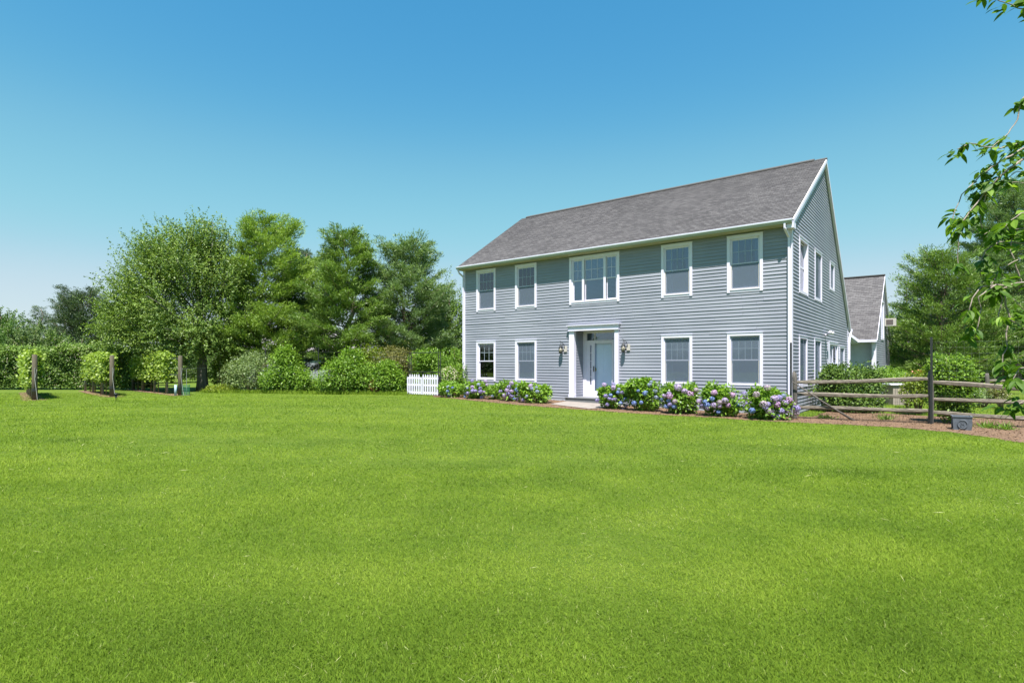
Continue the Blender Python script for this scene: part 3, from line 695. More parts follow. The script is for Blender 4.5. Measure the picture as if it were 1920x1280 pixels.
course_roof('roof',af,Vector((0,-sa_,ca)),LA,.16,M['roof'],annex,.014); course_roof('rear_roof_slope',abk,Vector((0,sa_,ca)),LA,.16,M['roof'],annex,.014)
HO=HO_
mb=MB(); rake(mb,af(1,0),af(1,LA),Vector((0,-sa_,ca)),AX+.03,AX+.10,.09,.02); ab(mb,'rake_board',M['white'])
mb=MB(); rake(mb,abk(0,0),abk(0,LA)-Vector((0,0,.05)),Vector((0,sa_,ca)),AX+.03,AX+.10,.09,.02); ab(mb,'rake_board',M['white'])
mb=MB(); mb.box((-11,AY0-.36,AZE-.12),(AX+.08,AY0-.25,AZE+.0)); ab(mb,'gutter',M['white'])
mb=MB(); mb.bar((-11,AYR,AZR+.02),(AX+.1,AYR,AZR+.02),.22,.06); ab(mb,'ridge_cap',M['vent'])
fr=MB(); a,b,c,d=awin
for q in ((a,c,b,c+.1),(a,d-.1,b,d),(a,c+.1,a+.09,d-.1),(b-.09,c+.1,b,d-.1)): fr.box((AX-.03,q[0],q[1]),(AX+.045,q[2],q[3]))
fo=ab(fr,'window',M['white']); mb=MB(); mb.box((AX-.02,a+.08,c+.08),(AX-.01,b-.08,d-.08)); mb.build('pane',M['glass'],fo,off=AO)
mb=MB(); wx=-4.79
for q in ((.25,2.0,.33,.75,),): pass
mb.box((wx,AY0+.1,1.45),(wx+.04,AY0+.55,2.1)); fo=ab(mb,'window',M['white']); mb=MB(); mb.box((wx+.041,AY0+.16,1.53),(wx+.045,AY0+.49,2.02)); mb.build('pane',M['glass'],fo,off=AO)
# little link eave between the house and the annex
link_=thing('link_roof','small white fascia eave joining house back corner to annex','eave',(-4.2,32.4,0))
A_=Vector((-4.06,32.2,3.23)); B_=Vector((-3.72,33.12,2.86))
mb=MB(); 
mb.prism([A_,B_,B_+Vector((0,0,-.15)),A_+Vector((0,0,-.15))],(-.06,.02,0)); mb.build('fascia',M['white'],link_,off=(-4.2,32.4,0))
mb=MB(); mb.prism([A_+Vector((-.05,0,-.16)),B_+Vector((-.05,0,-.16)),B_+Vector((-1.2,.3,-.16)),A_+Vector((-1.2,.0,-.16))],(0,0,-.03)); mb.build('soffit',M['white'],link_,off=(-4.2,32.4,0))
mb=MB(); mb.prism([A_+Vector((-.03,0,.0)),B_+Vector((-.03,0,.0)),B_+Vector((-1.4,.6,.9)),A_+Vector((-1.4,0,.9))],(0,0,.04)); mb.build('roof_slope',M['roof'],link_,off=(-4.2,32.4,0))
mb=MB(); mb.box((-4.9,32.0,-.1),(-4.8,33.3,3.0)); mb.build('wall',M['batten'],link_,off=(-4.2,32.4,0))
# window air conditioner
ac=thing('air_conditioner','beige boxy air conditioner sticking out of annex gable wall','air conditioner',(AX,38.6,4.2))
mb=MB(); pa=onX(1660,604,AX+.05); y0=pa.y; z0=onX(1660,611,AX+.05).z; z1=onX(1660,597,AX+.05).z
ac.location=(AX,y0,z0)
mb.box((0,0,0),(.52,.5,z1-z0)); mb.box((.5,-.01,-.01),(.54,.51,z1-z0+.01)); mb.build('case',M['vinyl'],ac)
mb=MB(); hh=z1-z0
M['grille']=simple('grille_dark',(.10,.08,.08),.8)
mb.box((.09,-.012,.07),(.42,-.002,hh*.47)); mb.box((.09,-.012,hh*.53),(.42,-.002,hh-.07)); mb.build('grille',M['grille'],ac)

# ------------------------------------------------------------------ vegetation builders
def tubes_mesh(name, paths, m, parent, n=6, off=None):
    mb=MB()
    for p,r in paths: mb.tube(p,r,n)
    return mb.build(name,m,parent,True,off=off)
def bez(a,b,c,n=7):
    return [a*(1-t)**2+b*2*t*(1-t)+c*t*t for t in np.linspace(0,1,n)]
def decid(name,label,cat,base,H,ells,mleaf,n_leaf=42000,leaf=.10,trunk=.22,fork=.25,mbark='bark',group=None,shoot=(.5,1.1),limbs=34,upward=.35,tl=.5,tv=.2,gap=.0,stems=1):
    """ells: (dx right,dd depth,dz centre,rx,ry,rz) in the camera's lateral/depth frame"""
    root=thing(name,label,cat,base,group)
    E_=[(np.array([dx*CP-dd*SP,dx*SP+dd*CP,dz]),np.array([rx,ry,rz])) for dx,dd,dz,rx,ry,rz in ells]
    vol=np.array([e[1].prod()**.75 for e in E_]); vol/=vol.sum()
    ns=max(60,n_leaf//26)
    which=rng.choice(len(E_),ns,p=vol); q=rdir(ns)
    # clump the directions
    ncl=max(14,ns//26); cd=rdir(ncl); cc=rng.integers(0,ncl,ns); q=nrm(cd[cc]*1.0+q*.27)
    rad=rng.uniform(.0,1,ns)**.45*.95; rad=np.where(rng.random(ns)<.3,rng.uniform(.2,.8,ns),rad)
    C=np.array([E_[w][0] for w in which]); R=np.array([E_[w][1] for w in which])
    cl_off=rng.normal(0,.13,(ncl,3))
    Pn=C+R*(q*rad[:,None]+cl_off[cc])
    ctr=np.array([0,0,H*.45]); outd=nrm(Pn-ctr); sd=nrm(outd*.9+np.array([0,0,upward])+rng.normal(0,.35,(ns,3)))
    ln=rng.uniform(*shoot,ns); per=26
    t=rng.uniform(0.05,1,(ns,per)); pts=Pn[:,None,:]+sd[:,None,:]*(t*ln[:,None])[...,None]+rng.normal(0,.045+leaf*.25,(ns,per,3))*(1.2-t)[...,None]
    pts=pts.reshape(-1,3); k=len(pts)
    D=nrm(np.repeat(sd,per,0)*.5+rng.normal(0,.8,(k,3))+np.array([0,0,-.25])); Nn=nrm(np.repeat(outd,per,0)*.5+np.array([0,0,.7])+rng.normal(0,.55,(k,3)))
    ok=pts[:,2]>.12; 
    tint=np.clip(tl+np.repeat(rng.normal(0,.17,ncl)[cc]+rng.normal(0,.07,ns),per)+rng.normal(0,tv,k),0,1)
    V,_=leaf_geo(pts[ok],D[ok],Nn[ok],leaf*rng.uniform(.7,1.25,ok.sum()),leaf*.62,None)
    link('crown',mesh_np('crown',V,4,tint[ok]),mleaf,root)
    # trunk and limbs
    paths=[]; zf_=H*fork; top=np.array([E_[0][0][0]*.5,E_[0][0][1]*.5,H*.86])
    for s_ in range(stems):
        o=np.array([0,0,0.]) if stems==1 else np.append(rng.normal(0,.15,2),0)
        tp=top+ (0 if stems==1 else np.append(rng.normal(0,.5,2),0))
        pth=bez(Vector(o+[0,0,-.05]),Vector(o+[0,0,H*.4]),Vector(tp),12); rr=[trunk*(1.25 if i==0 else 1)*(1-i/12)**.8+.012 for i in range(12)]
        paths.append((pth,rr))
    tubes_mesh('trunk',paths,M[mbark],root,9); paths=[]
    sel=rng.choice(ns,min(limbs,ns),replace=False)
    for i in sel:
        e=Vector(Pn[i]); hz=max(zf_,min(H*.8,e.z*.55)); tt=hz/H
        s0=Vector((top[0]*tt*tt,top[1]*tt*tt,hz)); mid=s0*.45+e*.55+Vector((0,0,.25*(e-s0).length*.5)); r0=trunk*.26*(1-tt*.6)
        paths.append((bez(s0,mid,e+Vector(sd[i])*ln[i]*.7,7),[r0*(1-j/7)+.008 for j in range(7)]))
        for _ in range(2):
            j=rng.integers(0,ns); e2=Vector(Pn[j])
            if (e2-e).length<H*.22: paths.append((bez(mid,mid.lerp(e2,.5)+Vector((0,0,.1)),e2,5),[r0*.4*(1-j_/5)+.006 for j_ in range(5)]))
    tubes_mesh('limb',paths,M[mbark],root,5)
    return root
def pine(name,label,cat,base,H,Rmax,mleaf,trunk=.16,zlow=.10,nb=64,tuft=16,group=None,needle=.19,nw=.036,prof=None,droop=.0,mbark='bark',tl=.5,asym=(0,0),dens=1.,up=.25):
    root=thing(name,label,cat,base,group); paths=[]; TP=[];TD=[];TT=[]
    prof=prof or (lambda t:(1-t)**.75*min(1,.55+t*2.2))
    for b in range(nb):
        t=zlow+(1-zlow)*((b+rng.random())/nb)**.92; z=H*t; az=b*2.399+rng.normal(0,.35)
        Lb_=Rmax*prof(t)*rng.uniform(.62,1.12)+.25
        dr=np.array([math.cos(az),math.sin(az)]); asx=np.array([asym[0]*CP-asym[1]*SP,asym[0]*SP+asym[1]*CP]); Lb_*=1+float(dr@asx)
        rise=(up+.5*t)*rng.uniform(.5,1.3)-droop
        a=Vector((0,0,z)); e=a+Vector((dr[0]*Lb_,dr[1]*Lb_,Lb_*rise)); mid=a.lerp(e,.5)+Vector((0,0,-Lb_*.10*(1 if droop==0 else -1)))
        pth=bez(a,mid,e,7); paths.append((pth,[.05*(1-t)*(1-i/7)*trunk/.16+.008 for i in range(7)]))
        nt_=max(6,int(Lb_*17*dens)); bt=rng.normal(0,.10)
        for j in range(nt_):
            s=.22+.78*((j+rng.random())/nt_); i=min(5,int(s*6)); p=np.array(pth[i].lerp(pth[i+1],s*6-i))
            side=(rng.random()*2-1); wdt=Lb_*.42*(1.15-s)+.14; perp=np.array([-dr[1],dr[0],0])
            q=p+perp*side*wdt+np.array([dr[0],dr[1],0])*abs(side)*wdt*.45+np.array([0,0,rng.normal(.03,.05)])
            TP.append(q); TD.append(nrm(np.array([dr[0]*.8,dr[1]*.8,.45])+perp*side*.6)); TT.append(bt+rng.normal(0,.08))
    TP.append(np.array([0,0,H])); TD.append(np.array([0,0,1.])); TT.append(0)
    TP=np.array(TP);TD=np.array(TD);TT=np.array(TT); m=len(TP); k=m*tuft
    P=np.repeat(TP,tuft,0)+rng.normal(0,1,(k,3))*np.array([.12,.12,.06]); D=nrm(np.repeat(TD,tuft,0)+rng.normal(0,.62,(k,3))+np.array([0,0,.25]))
    Nn=nrm(rng.normal(0,.7,(k,3))+np.array([0,0,1.])); tint=np.clip(tl+np.repeat(TT,tuft)+rng.normal(0,.16,k),0,1)
    V,_=leaf_geo(P,D,Nn,needle*rng.uniform(.7,1.3,k),nw,None); link('crown',mesh_np('crown',V,4,tint),mleaf,root)
    tubes_mesh('trunk',[([Vector((rng.normal(0,.04)*i,rng.normal(0,.03)*i,H*i/10-.05)) if i else Vector((0,0,-.05)) for i in range(11)],[trunk*(1-i/11)+.015 for i in range(11)])],M[mbark],root,9)
    tubes_mesh('limb',paths,M[mbark],root,5); return root
def bush(name,label,cat,base,lobes,mleaf,n=6000,leaf=.09,asp=.62,group=None,tl=.5,tv=.18,stem=True,fill=.4,spiky=.19,part='foliage'):
    """lobes (dx,dd,dz,rx,ry,rz)"""
    root=thing(name,label,cat,base,group); 
    E_=[(np.array([dx*CP-dd*SP,dx*SP+dd*CP,dz]),np.array([rx,ry,rz])) for dx,dd,dz,rx,ry,rz in lobes]
    ar=np.array([(e[1][0]*e[1][2]) for e in E_])**.9; ar/=ar.sum(); w=rng.choice(len(E_),n,p=ar)
    C=np.array([e[0] for e in E_])[w]; R=np.array([e[1] for e in E_])[w]
    ncl=max(10,n//90); cd=rdir(ncl); cc=rng.integers(0,ncl,n); q=nrm(cd[cc]+rng.normal(0,.30,(n,3))); 
    r=np.where(rng.random(n)<fill,rng.uniform(.3,.95,n),rng.uniform(.86,1.0,n))+ (rng.normal(0,spiky,ncl)[cc])
    P=C+R*q*r[:,None]; ok=P[:,2]>.03; out=nrm(q*R)
    D=nrm(out*.6+rng.normal(0,.6,(n,3))+np.array([0,0,-.15])); Nn=nrm(out*.6+np.array([0,0,.8])+rng.normal(0,.45,(n,3)))
    tint=np.clip(tl+rng.normal(0,.10,ncl)[cc]+rng.normal(0,tv,n),0,1)
    V,_=leaf_geo(P[ok],D[ok],Nn[ok],leaf*rng.uniform(.45,1.35,ok.sum()),leaf*asp*rng.uniform(.6,1.1,ok.sum()),None)
    link(part,mesh_np(part,V,4,tint[ok]),mleaf,root)
    if stem:
        paths=[]
        for _ in range(10):
            j=rng.integers(0,n); e=Vector(P[j]); e.z=max(e.z,.15); s0=Vector((e.x*.2,e.y*.2,-.03)); paths.append((bez(s0,Vector((e.x*.45,e.y*.45,e.z*.7)),e,6),[.016*(1-i/7)+.003 for i in range(6)]))
        tubes_mesh('stem',paths,M['stem'],root,5)
    return root
def px2m(d): return d/F0

M['maple']=leafmat('maple_leaves',(0.062,0.123,0.027),(0.246,0.345,0.074),.3)
M['pine1']=leafmat('pine_needles_bright',(0.102,0.182,0.034),(0.341,0.476,0.091),.25)
M['pine2']=leafmat('pine_needles_green',(0.067,0.131,0.028),(0.243,0.361,0.077),.25)
M['pine3']=leafmat('pine_needles_grey',(0.082,0.142,0.060),(0.252,0.362,0.142),.25)
M['pdark']=leafmat('conifer_dark',(0.03, 0.06, 0.025),(0.12, 0.18, 0.07),.15)
M['tree2']=leafmat('broadleaf_mid',(0.050,0.112,0.020),(0.202,0.313,0.061),.3)
M['hedge']=leafmat('hedge_leaves',(0.032,0.076,0.016),(0.193,0.300,0.054),.25,.5,.25)
M['vine']=leafmat('vine_leaves',(0.072,0.150,0.022),(0.324,0.432,0.060),.4)
M['shrubb']=leafmat('bright_shrub',(0.056,0.130,0.014),(0.242,0.390,0.046),.35)
M['shrubg']=leafmat('grey_green_shrub',(0.088,0.143,0.050),(0.286,0.374,0.154),.3)
M['shrubo']=leafmat('bronze_tips',(.08,.10,.025),(.24,.22,.07),.3)
M['shruby']=leafmat('yellow_green_shrub',(0.060,0.119,0.010),(0.230,0.289,0.025),.35)
M['hydra']=leafmat('hydrangea_leaves',(0.062,0.153,0.015),(0.267,0.431,0.052),.35,.4,.4)
M['bloom']=leafmat('cream_bloom',(.40,.38,.28),(.72,.66,.50),.25)
M['red']=leafmat('red_dry_leaves',(.10,.035,.02),(.30,.12,.06),.25)
M['cherry']=leafmat('cherry_leaves',(0.057,0.127,0.017),(0.230,0.368,0.046),.45,.5,.22,pos=[(.75,(.10,.19,.022))])
def wh(d,pxw): return pxw*d/F0
def ztop(d,y): return EYE+(HZ-y)*d/F0
def tp(px,d): p=gat(px,d); return p
# big deciduous tree on the left
d=30.5; b=tp(380,d); g=F0/d
decid('broad_tree','wide spreading green tree with thick grey trunk behind the vine rows','tree',b,ztop(d,405)-b.z,
  [((340-380)/g,0,5.6,3.0,2.6,2.9),((262-380)/g,.3,4.7,2.0,1.8,2.0),((420-380)/g,0,5.0,1.7,2,2.5),((225-380)/g,.5,3.7,1.2,1.2,1.6),((330-380)/g,-.5,3.2,2.6,2.0,1.4),((440-380)/g,.6,3.4,1.2,1.4,1.6),((385-380)/g,0,7.4,1.7,1.6,1.6),((300-380)/g,.2,6.8,1.4,1.4,1.4),(.1,-.4,3.0,2.2,1.8,1.0),((250-380)/g,0,3.0,1.4,1.4,1.1)],
  M['maple'],150000,.10,.27,.2,'barkgrey',limbs=60,shoot=(.5,1.3),upward=.45)
# pines
d=32; b=tp(487,d); pine('pine_tree','bright yellow green pine right of the wide spreading tree','tree',b,ztop(d,418)-b.z,3.7,M['pine1'],.17,.14,96,20,group='pines behind the shrubs',mbark='barkgrey',asym=(.35,0),dens=1.25,prof=lambda t:(1-t)**.55*min(1,.6+t*1.2))
d=34; b=tp(565,d); pine('pine_tree','shaded dark pine standing between the two brightest pines','tree',b,ztop(d,475)-b.z,3.0,M['pdark'],.15,.10,80,18,group='pines behind the shrubs',dens=1.1)
d=31.5; b=tp(650,d); pine('pine_tree','deep green pine with dark forked trunk, centre of the tree line','tree',b,ztop(d,440)-b.z,3.5,M['pine2'],.17,.16,96,20,group='pines behind the shrubs',dens=1.25,prof=lambda t:(1-t)**.62*min(1,.6+t*1.2))
d=33.5; b=tp(765,d); pine('pine_tree','grey green feathery pine nearest the left corner of the house','tree',b,ztop(d,462)-b.z,3.5,M['pine3'],.16,.12,96,20,group='pines behind the shrubs',dens=1.2,prof=lambda t:(1-t)**.5*min(1,.6+t*1.2),up=.4)
d=37; b=tp(842,d); decid('slender_tree','slender green tree just left of the house corner behind the pines','tree',b,ztop(d,512)-b.z,[(0,0,4.2,1.5,1.4,2.4),(.3,0,2.6,1.6,1.5,1.7),(-.7,0,3.6,1.4,1,2.0),(-1.6,0,2.6,1.4,1.2,1.9)],M['tree2'],34000,.11,.15)
# far left
d=52; g=F0/d
b=tp(8,d); decid('leafy_tree','green leafy tree at the far left edge behind the hedge','tree',b,ztop(d,565)-b.z,[(-.8,0,4.4,2.6,2,2.0),(1.2,0,3.4,2.4,2,1.7),(-3,0,4.6,2,2,2)],M['tree2'],26000,.15,.2,tl=.35)
b=tp(73,56); pine('spruce_tree','small pointed spruce top showing above the far left thicket','tree',b,ztop(56,578)-b.z,2.0,M['pdark'],.14,.1,50,12,droop=.12)
b=tp(122,54); pine('spruce_tree','tall narrow dark spruce left of the rounded dark conifer','tree',b,ztop(54,560)-b.z,2.4,M['pdark'],.15,.08,74,14,droop=.2,needle=.2,prof=lambda t:(1-t)**.8)
b=tp(155,50); pine('dark_conifer','broad rounded dark conifer between spruce and spreading tree','tree',b,ztop(50,563)-b.z,2.5,M['pdark'],.2,.06,90,16,droop=-.6,needle=.2,tl=.42,prof=lambda t:(1-t)**.35)
for i,(x,dd,ty,r,ma,lb) in enumerate([(15,44,602,2.1,'tree2','dull green thicket tree at the picture edge above the hedge'),(62,43,606,1.8,'shrubg','grey green thicket tree second from the left edge'),(103,42,622,1.5,'maple','low dark green thicket tree beneath the tall spruce'),
      (150,41,633,1.4,'shrubg','pale flecked thicket tree in front of the rounded conifer'),(205,40,636,1.4,'shruby','yellowish thicket tree below the spreading crown'),(262,42,640,1.4,'maple','dark thicket tree behind the middle vine row'),(322,43,640,1.5,'maple','dark thicket tree directly behind the right end post'),(372,46,652,1.3,'shrubg','low thicket tree seen past the broad tree trunk'),(430,44,640,1.5,'maple','thicket tree between broad tree trunk and neighbour house')]):
    b=tp(x,dd); H=ztop(dd,ty)-b.z
    decid('thicket_tree',lb,'tree',b,H,[(0,0,H*.55,r,1.2,H*.42),(-r*.5,.2,H*.42,r*.7,1,H*.34),(r*.5,.1,H*.45,r*.7,1,H*.36)],M[ma],15000,.11,.09,group='thicket trees above the hedge',limbs=14,shoot=(.3,.7),tl=.25,tv=.26)
# right side
d=37; b=tp(1905,d); pine('pine_tree','tallest pine at the right edge behind the rail fence','tree',b,ztop(d,345)-b.z,6.3,M['pine3'],.26,.10,150,20,group='pines right of the annex',needle=.2,nw=.034,dens=1.25,prof=lambda t:(1-t)**.62*min(1,.7+t*.8),up=.12,tl=.42)
d=33; b=tp(1765,d); pine('pine_tree','lower dense pine beside the annex air conditioner','tree',b,ztop(d,478)-b.z,4.3,M['pine2'],.2,.06,120,18,group='pines right of the annex',needle=.19,dens=.85,prof=lambda t:(1-t)**.6*min(1,.75+t*.8),up=.25,tl=.42)
d=44; b=tp(1700,d); decid('leafy_tree','bright leafy tree directly behind the annex gable','tree',b,ztop(d,512)-b.z,[(0,0,3.9,2.0,1.8,2.3),(1.5,0,3.2,1.8,1.5,2.2),(-.8,0,2.6,1.6,1.5,1.9)],M['tree2'],26000,.13,.16,tl=.55)
d=40; b=tp(1845,d); pine('pine_tree','shadowy dark pine low between the two larger right pines','tree',b,ztop(d,560)-b.z,4.2,M['pdark'],.18,.03,90,16,group='pines right of the annex',needle=.2,dens=1.2,prof=lambda t:(1-t)**.4)
# distant woodland closing the horizon
n=230000; ang=rng.uniform(-np.pi,np.pi,n); rr_=rng.uniform(68,82,n); lat=np.sin(ang)*rr_; dd=np.cos(ang)*rr_
hmax=np.where(dd<0,5.,3.9)+1.5*np.sin(ang*14+1)+1.0*np.sin(ang*37)+.7*np.sin(ang*91+2)
zz=rng.uniform(0,1,n)**.8*hmax; P=np.stack([lat*CP-dd*SP,lat*SP+dd*CP,zz],1)
V,_=leaf_geo(P,rdir(n),nrm(rng.normal(0,.6,(n,3))+np.array([SP*.3,-CP*.3,.8])),.42,.30,None)
M['wood']=leafmat('woodland_leaves',(0.04, 0.08, 0.025),(0.13, 0.2, 0.06),.15)
tag(link('woodland',mesh_np('woodland',V,4,np.clip(rng.normal(.5,.25,n),0,1)),M['wood']),'distant dark green woodland closing the horizon','woodland',None,'stuff')

# hedge
d0=30; 
def hedge(name,label,xa,xb,d,H,n,thick=1.4,ml='hedge'):
    A=gat(xa,d); Bp=gat(xb,d); c=(A+Bp)/2; c.z=.2; root=thing(name,label,'hedge',c); Ln=(Bp-A).length; ax=np.array((Bp-A).normalized())[:3]; pr=np.array([-ax[1],ax[0],0])
    u=rng.uniform(-.5,.5,n)*Ln; top=H+.12*np.sin(u*1.1)+.09*np.sin(u*2.7+1)+.05*np.sin(u*6.3)
    f=rng.random(n); z=np.where(f<.72,rng.uniform(.05,1,n)*top,top+rng.normal(0,.09,n)); v=np.where(f<.72,-thick/2+rng.normal(.12,.13,n)+.13*np.sin(u*3.1+z*2.3)*np.sin(z*4+u),rng.uniform(-.5,.5,n)*thick)
    # make ax/pr orientation face the camera
    if np.dot(pr,[-SP,CP,0])<0: pr=-pr
    P=ax[None]*u[:,None]+pr[None]*v[:,None]+np.array([0,0,1.])*z[:,None]
    Nn=nrm(rng.normal(0,.5,(n,3))+np.array([0,0,.7])-pr*.5); V,_=leaf_geo(P,rdir(n),Nn,.11*rng.uniform(.7,1.3,n),.07,None)
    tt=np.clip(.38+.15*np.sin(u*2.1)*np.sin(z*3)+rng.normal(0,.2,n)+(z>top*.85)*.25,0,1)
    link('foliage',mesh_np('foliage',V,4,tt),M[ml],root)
    # cream blooms flecked over it
    m=int(n*.022); sel=rng.choice(n,m,replace=False); ks=(np.sin(u[sel]*1.7)+np.sin(z[sel]*3+u[sel])>.1); Q=P[sel][ks]-pr*.1+np.array([0,0,.03]); Q=np.repeat(Q,3,0)+rng.normal(0,.035,(len(Q)*3,3)); k=len(Q)
    V,_=leaf_geo(Q,rdir(k),nrm(rng.normal(0,.5,(k,3))+np.array([0,0,.8])-pr*.4),.05,.04,None); link('blossom',mesh_np('blossom',V,4,rng.random(k)),M['bloom'],root)
    paths=[]
    for i in range(int(Ln/.8)):
        uu=-Ln/2+.8*i+rng.uniform(-.2,.2); s=Vector(ax*uu-pr*.2); paths.append(([s,s+Vector((rng.normal(0,.05),rng.normal(0,.05),H*.8))],[.03,.01]))
    tubes_mesh('stem',paths,M['stem'],root,5)
hedge('hedge','tall clipped green hedge flecked with cream blossom behind the vine rows',-60,305,32.5,ztop(32.5,655)-.2,60000)

# ------------------------------------------------------------------ vine rows
def vine_row(tag_,label,pf,pb,posts,vines,extra=()):
    """pf,pb (px,depth) front and back posts"""
    A=gat(*pf); Bp=gat(*pb); root=thing('vine_trellis',label,'trellis',A,'vine trellis rows on the lawn'); off=A
    dirv=(Bp-A); dirv.z=0; Ln=dirv.length; dv=dirv.normalized()
    H=1.83
    mb=MB(); top=Vector((0,0,H)); lean=Vector((.02,0,0)); 
    nn=14; mb.tube([Vector((0,0,-.1)),Vector((0,0,.9)),Vector((.0,0,H-.01)),Vector((0,0,H))],[.098,.092,.085,.078],nn); mb.build('end_post',M['post'],root,True)
    mb=MB(); mb.tube([Vector((0,0,.36)),Vector((0,0,.47))],.101,nn); mb.build('band',M['black'],root)
    for s in posts:
        mb=MB(); p=dv*s; zz=zg(A.x+p.x)-A.z; mb.tube([p+Vector((0,0,zz-.05)),p+Vector((0,0,zz+1.72))],.055 if s<Ln-.3 else .085,10); mb.build('post',M['steel'] if s<Ln-.3 else M['railpost'],root,True)
    mb=MB()
    for z in (.95,1.25,1.7): mb.tube([Vector((0,0,z)),dv*Ln+Vector((0,0,z))],.004,4)
    mb.build('wire',M['wire'],root)
    mb=MB(); npt=16; mb.tube([dv*(Ln*i/npt)+Vector((0,0,.42-.03*math.sin(i*1.3)**2)) for i in range(npt+1)],.022,6); mb.build('drip_tube',M['black'],root,True)
    mb=MB(); sdv=Vector((CP*.1,SP*.1,0))-dv*.16
    mb.tube([Vector((0,0,1.3))-dv*.1,Vector((.0,0,.85))-dv*.105,sdv+Vector((0,0,.02))],.006,5); mb.tube([Vector((CP*.09,SP*.09,1.25)),Vector((0,0,.85))-dv*.105],.005,5); mb.build('guy_wire',M['wire'],root)
    for (s,wd,zlo,zhi) in vines:
        c=A+dv*s; c.z=zg(c.x); v=thing('grape_vine','leafy yellow green grape vine trained on the '+tag_,'vine',c,'grape vines on the '+tag_)
        n=2300; u=rng.uniform(-.5,.5,n)*wd; vv=rng.normal(0,.13,n); z=zlo+(zhi-zlo)*rng.uniform(0,1,n)+.12*np.sin(u*5+s*3)*(rng.random(n)<.5)
        P=np.array(dv)[None]*u[:,None]+np.array([-dv.y,dv.x,0])[None]*vv[:,None]+np.array([0,0,1.])*z[:,None]
        Nn=nrm(rng.normal(0,.5,(n,3))+np.array([SP*.5,-CP*.5,.6])); D=nrm(rng.normal(0,.6,(n,3))+np.array([0,0,-.5]))
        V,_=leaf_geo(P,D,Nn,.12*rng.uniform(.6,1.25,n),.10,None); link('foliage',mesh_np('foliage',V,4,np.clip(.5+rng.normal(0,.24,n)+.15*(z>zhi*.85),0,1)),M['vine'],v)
        tubes_mesh('trunk',[([Vector((0,0,-.03)),Vector((rng.normal(0,.03),0,.4)),Vector((rng.normal(0,.04),0,.9)),Vector((0,0,1.3))],[.028,.022,.02,.01])],M['stem'],v,6)
    # mulch strip under the row
    w=.28; pr=Vector((-dv.y,dv.x,0)); poly=[A-dv*.35-pr*w*1.3,A-dv*.45,A-dv*.35+pr*w*1.3,A+dv*Ln+pr*w,A+dv*(Ln+.3),A+dv*Ln-pr*w]
    poly=jag([Vector((p.x,p.y,0)) for p in poly],.05,.2); sheet('mulch_strip',poly,M['mulch'],.014,'brown mulch strip under the '+tag_)
    return root
vine_row('left vine row','leftmost vine row trellis with a single round end post','' or (65,22.6),(50,28.6),[1.8,3.6,5.4,6.9],[(1.0,1.2,.55,1.95),(2.2,1.3,.55,1.95),(3.5,1.3,.6,1.9),(4.8,1.3,.6,1.9),(6.1,1.3,.6,1.9)])
vine_row('middle vine row','middle vine row trellis with green marker by its end post',(210,25.0),(158,30.2),[2.2,4.7,7.0],[(1.3,1.4,.75,1.9),(2.7,1.4,.75,1.95),(4.1,1.4,.75,1.9),(5.5,1.4,.75,1.85)])
vine_row('right vine row','rightmost vine row trellis ending beside the spreading tree trunk',(338,26.0),(248,31.8),[2.0,4.1,6.3,8.2],[(2.2,1.2,.75,2.0),(3.4,1.3,.75,2.05),(4.7,1.3,.72,1.85),(6.0,1.3,.7,1.85),(7.2,1.3,.7,1.8)])
# small marker hanging by the middle row post
p=gnd(217.5,752); t=thing('garden_spike_light','small black stake light beside the middle vine row post','garden light',p)
mb=MB(); mb.tube([(0,0,-.02),(0,0,.1),(0,0,.26)],[.008,.012,.06],10); mb.build('stake',M['black'],t,True); mb=MB(); mb.tube([(0,0,.26),(0,0,.30),(0,0,.31)],[.075,.08,.03],12); mb.build('lamp_cap',M['black'],t,True)
p=gat(329,25.7); t=thing('plant_sleeve','pale blue plastic sleeve round a young stem by the right end post','plant sleeve',p); mb=MB(); mb.tube([(0,0,0),(.02,0,.5)],.055,8); mb.build('sleeve',M['blue'],t,True)
mb=MB(); mb.tube([(0,0,0),(.03,0,.7),(.1,0,.95)],[.012,.01,.006],5); mb.build('stem',M['stem'],t,True)
p=gat(348,26.1); t=thing('wire_cage','green wire cage around a stem beside the right end post','wire cage',p); mb=MB()
for z in np.arange(.03,.5,.07): mb.tube([(.17*math.cos(a),.17*math.sin(a),z) for a in np.linspace(0,2*math.pi,13)],.007,4)
for a in np.linspace(0,2*math.pi,13)[:-1]: mb.tube([(.17*math.cos(a),.17*math.sin(a),0),(.17*math.cos(a),.17*math.sin(a),.5)],.007,4)
mb.build('mesh_cage',M['net'],t); mb=MB(); mb.tube([(.1,.0,-.03),(.1,0,1.2)],.012,5); mb.build('stake',M['steel'],t)
# wire from the right trellis to the tree line
t=thing('support_wire','taut pale wire running from the end post to the tree trunk','wire',gat(338,26)); a=Vector((0,0,1.28-.05)); b_=gat(385,30.3)-gat(338,26)+Vector((0,0,1.23)); mb=MB(); mb.tube([a,b_],.008,4); mb.build('strand',M['wire'],t)

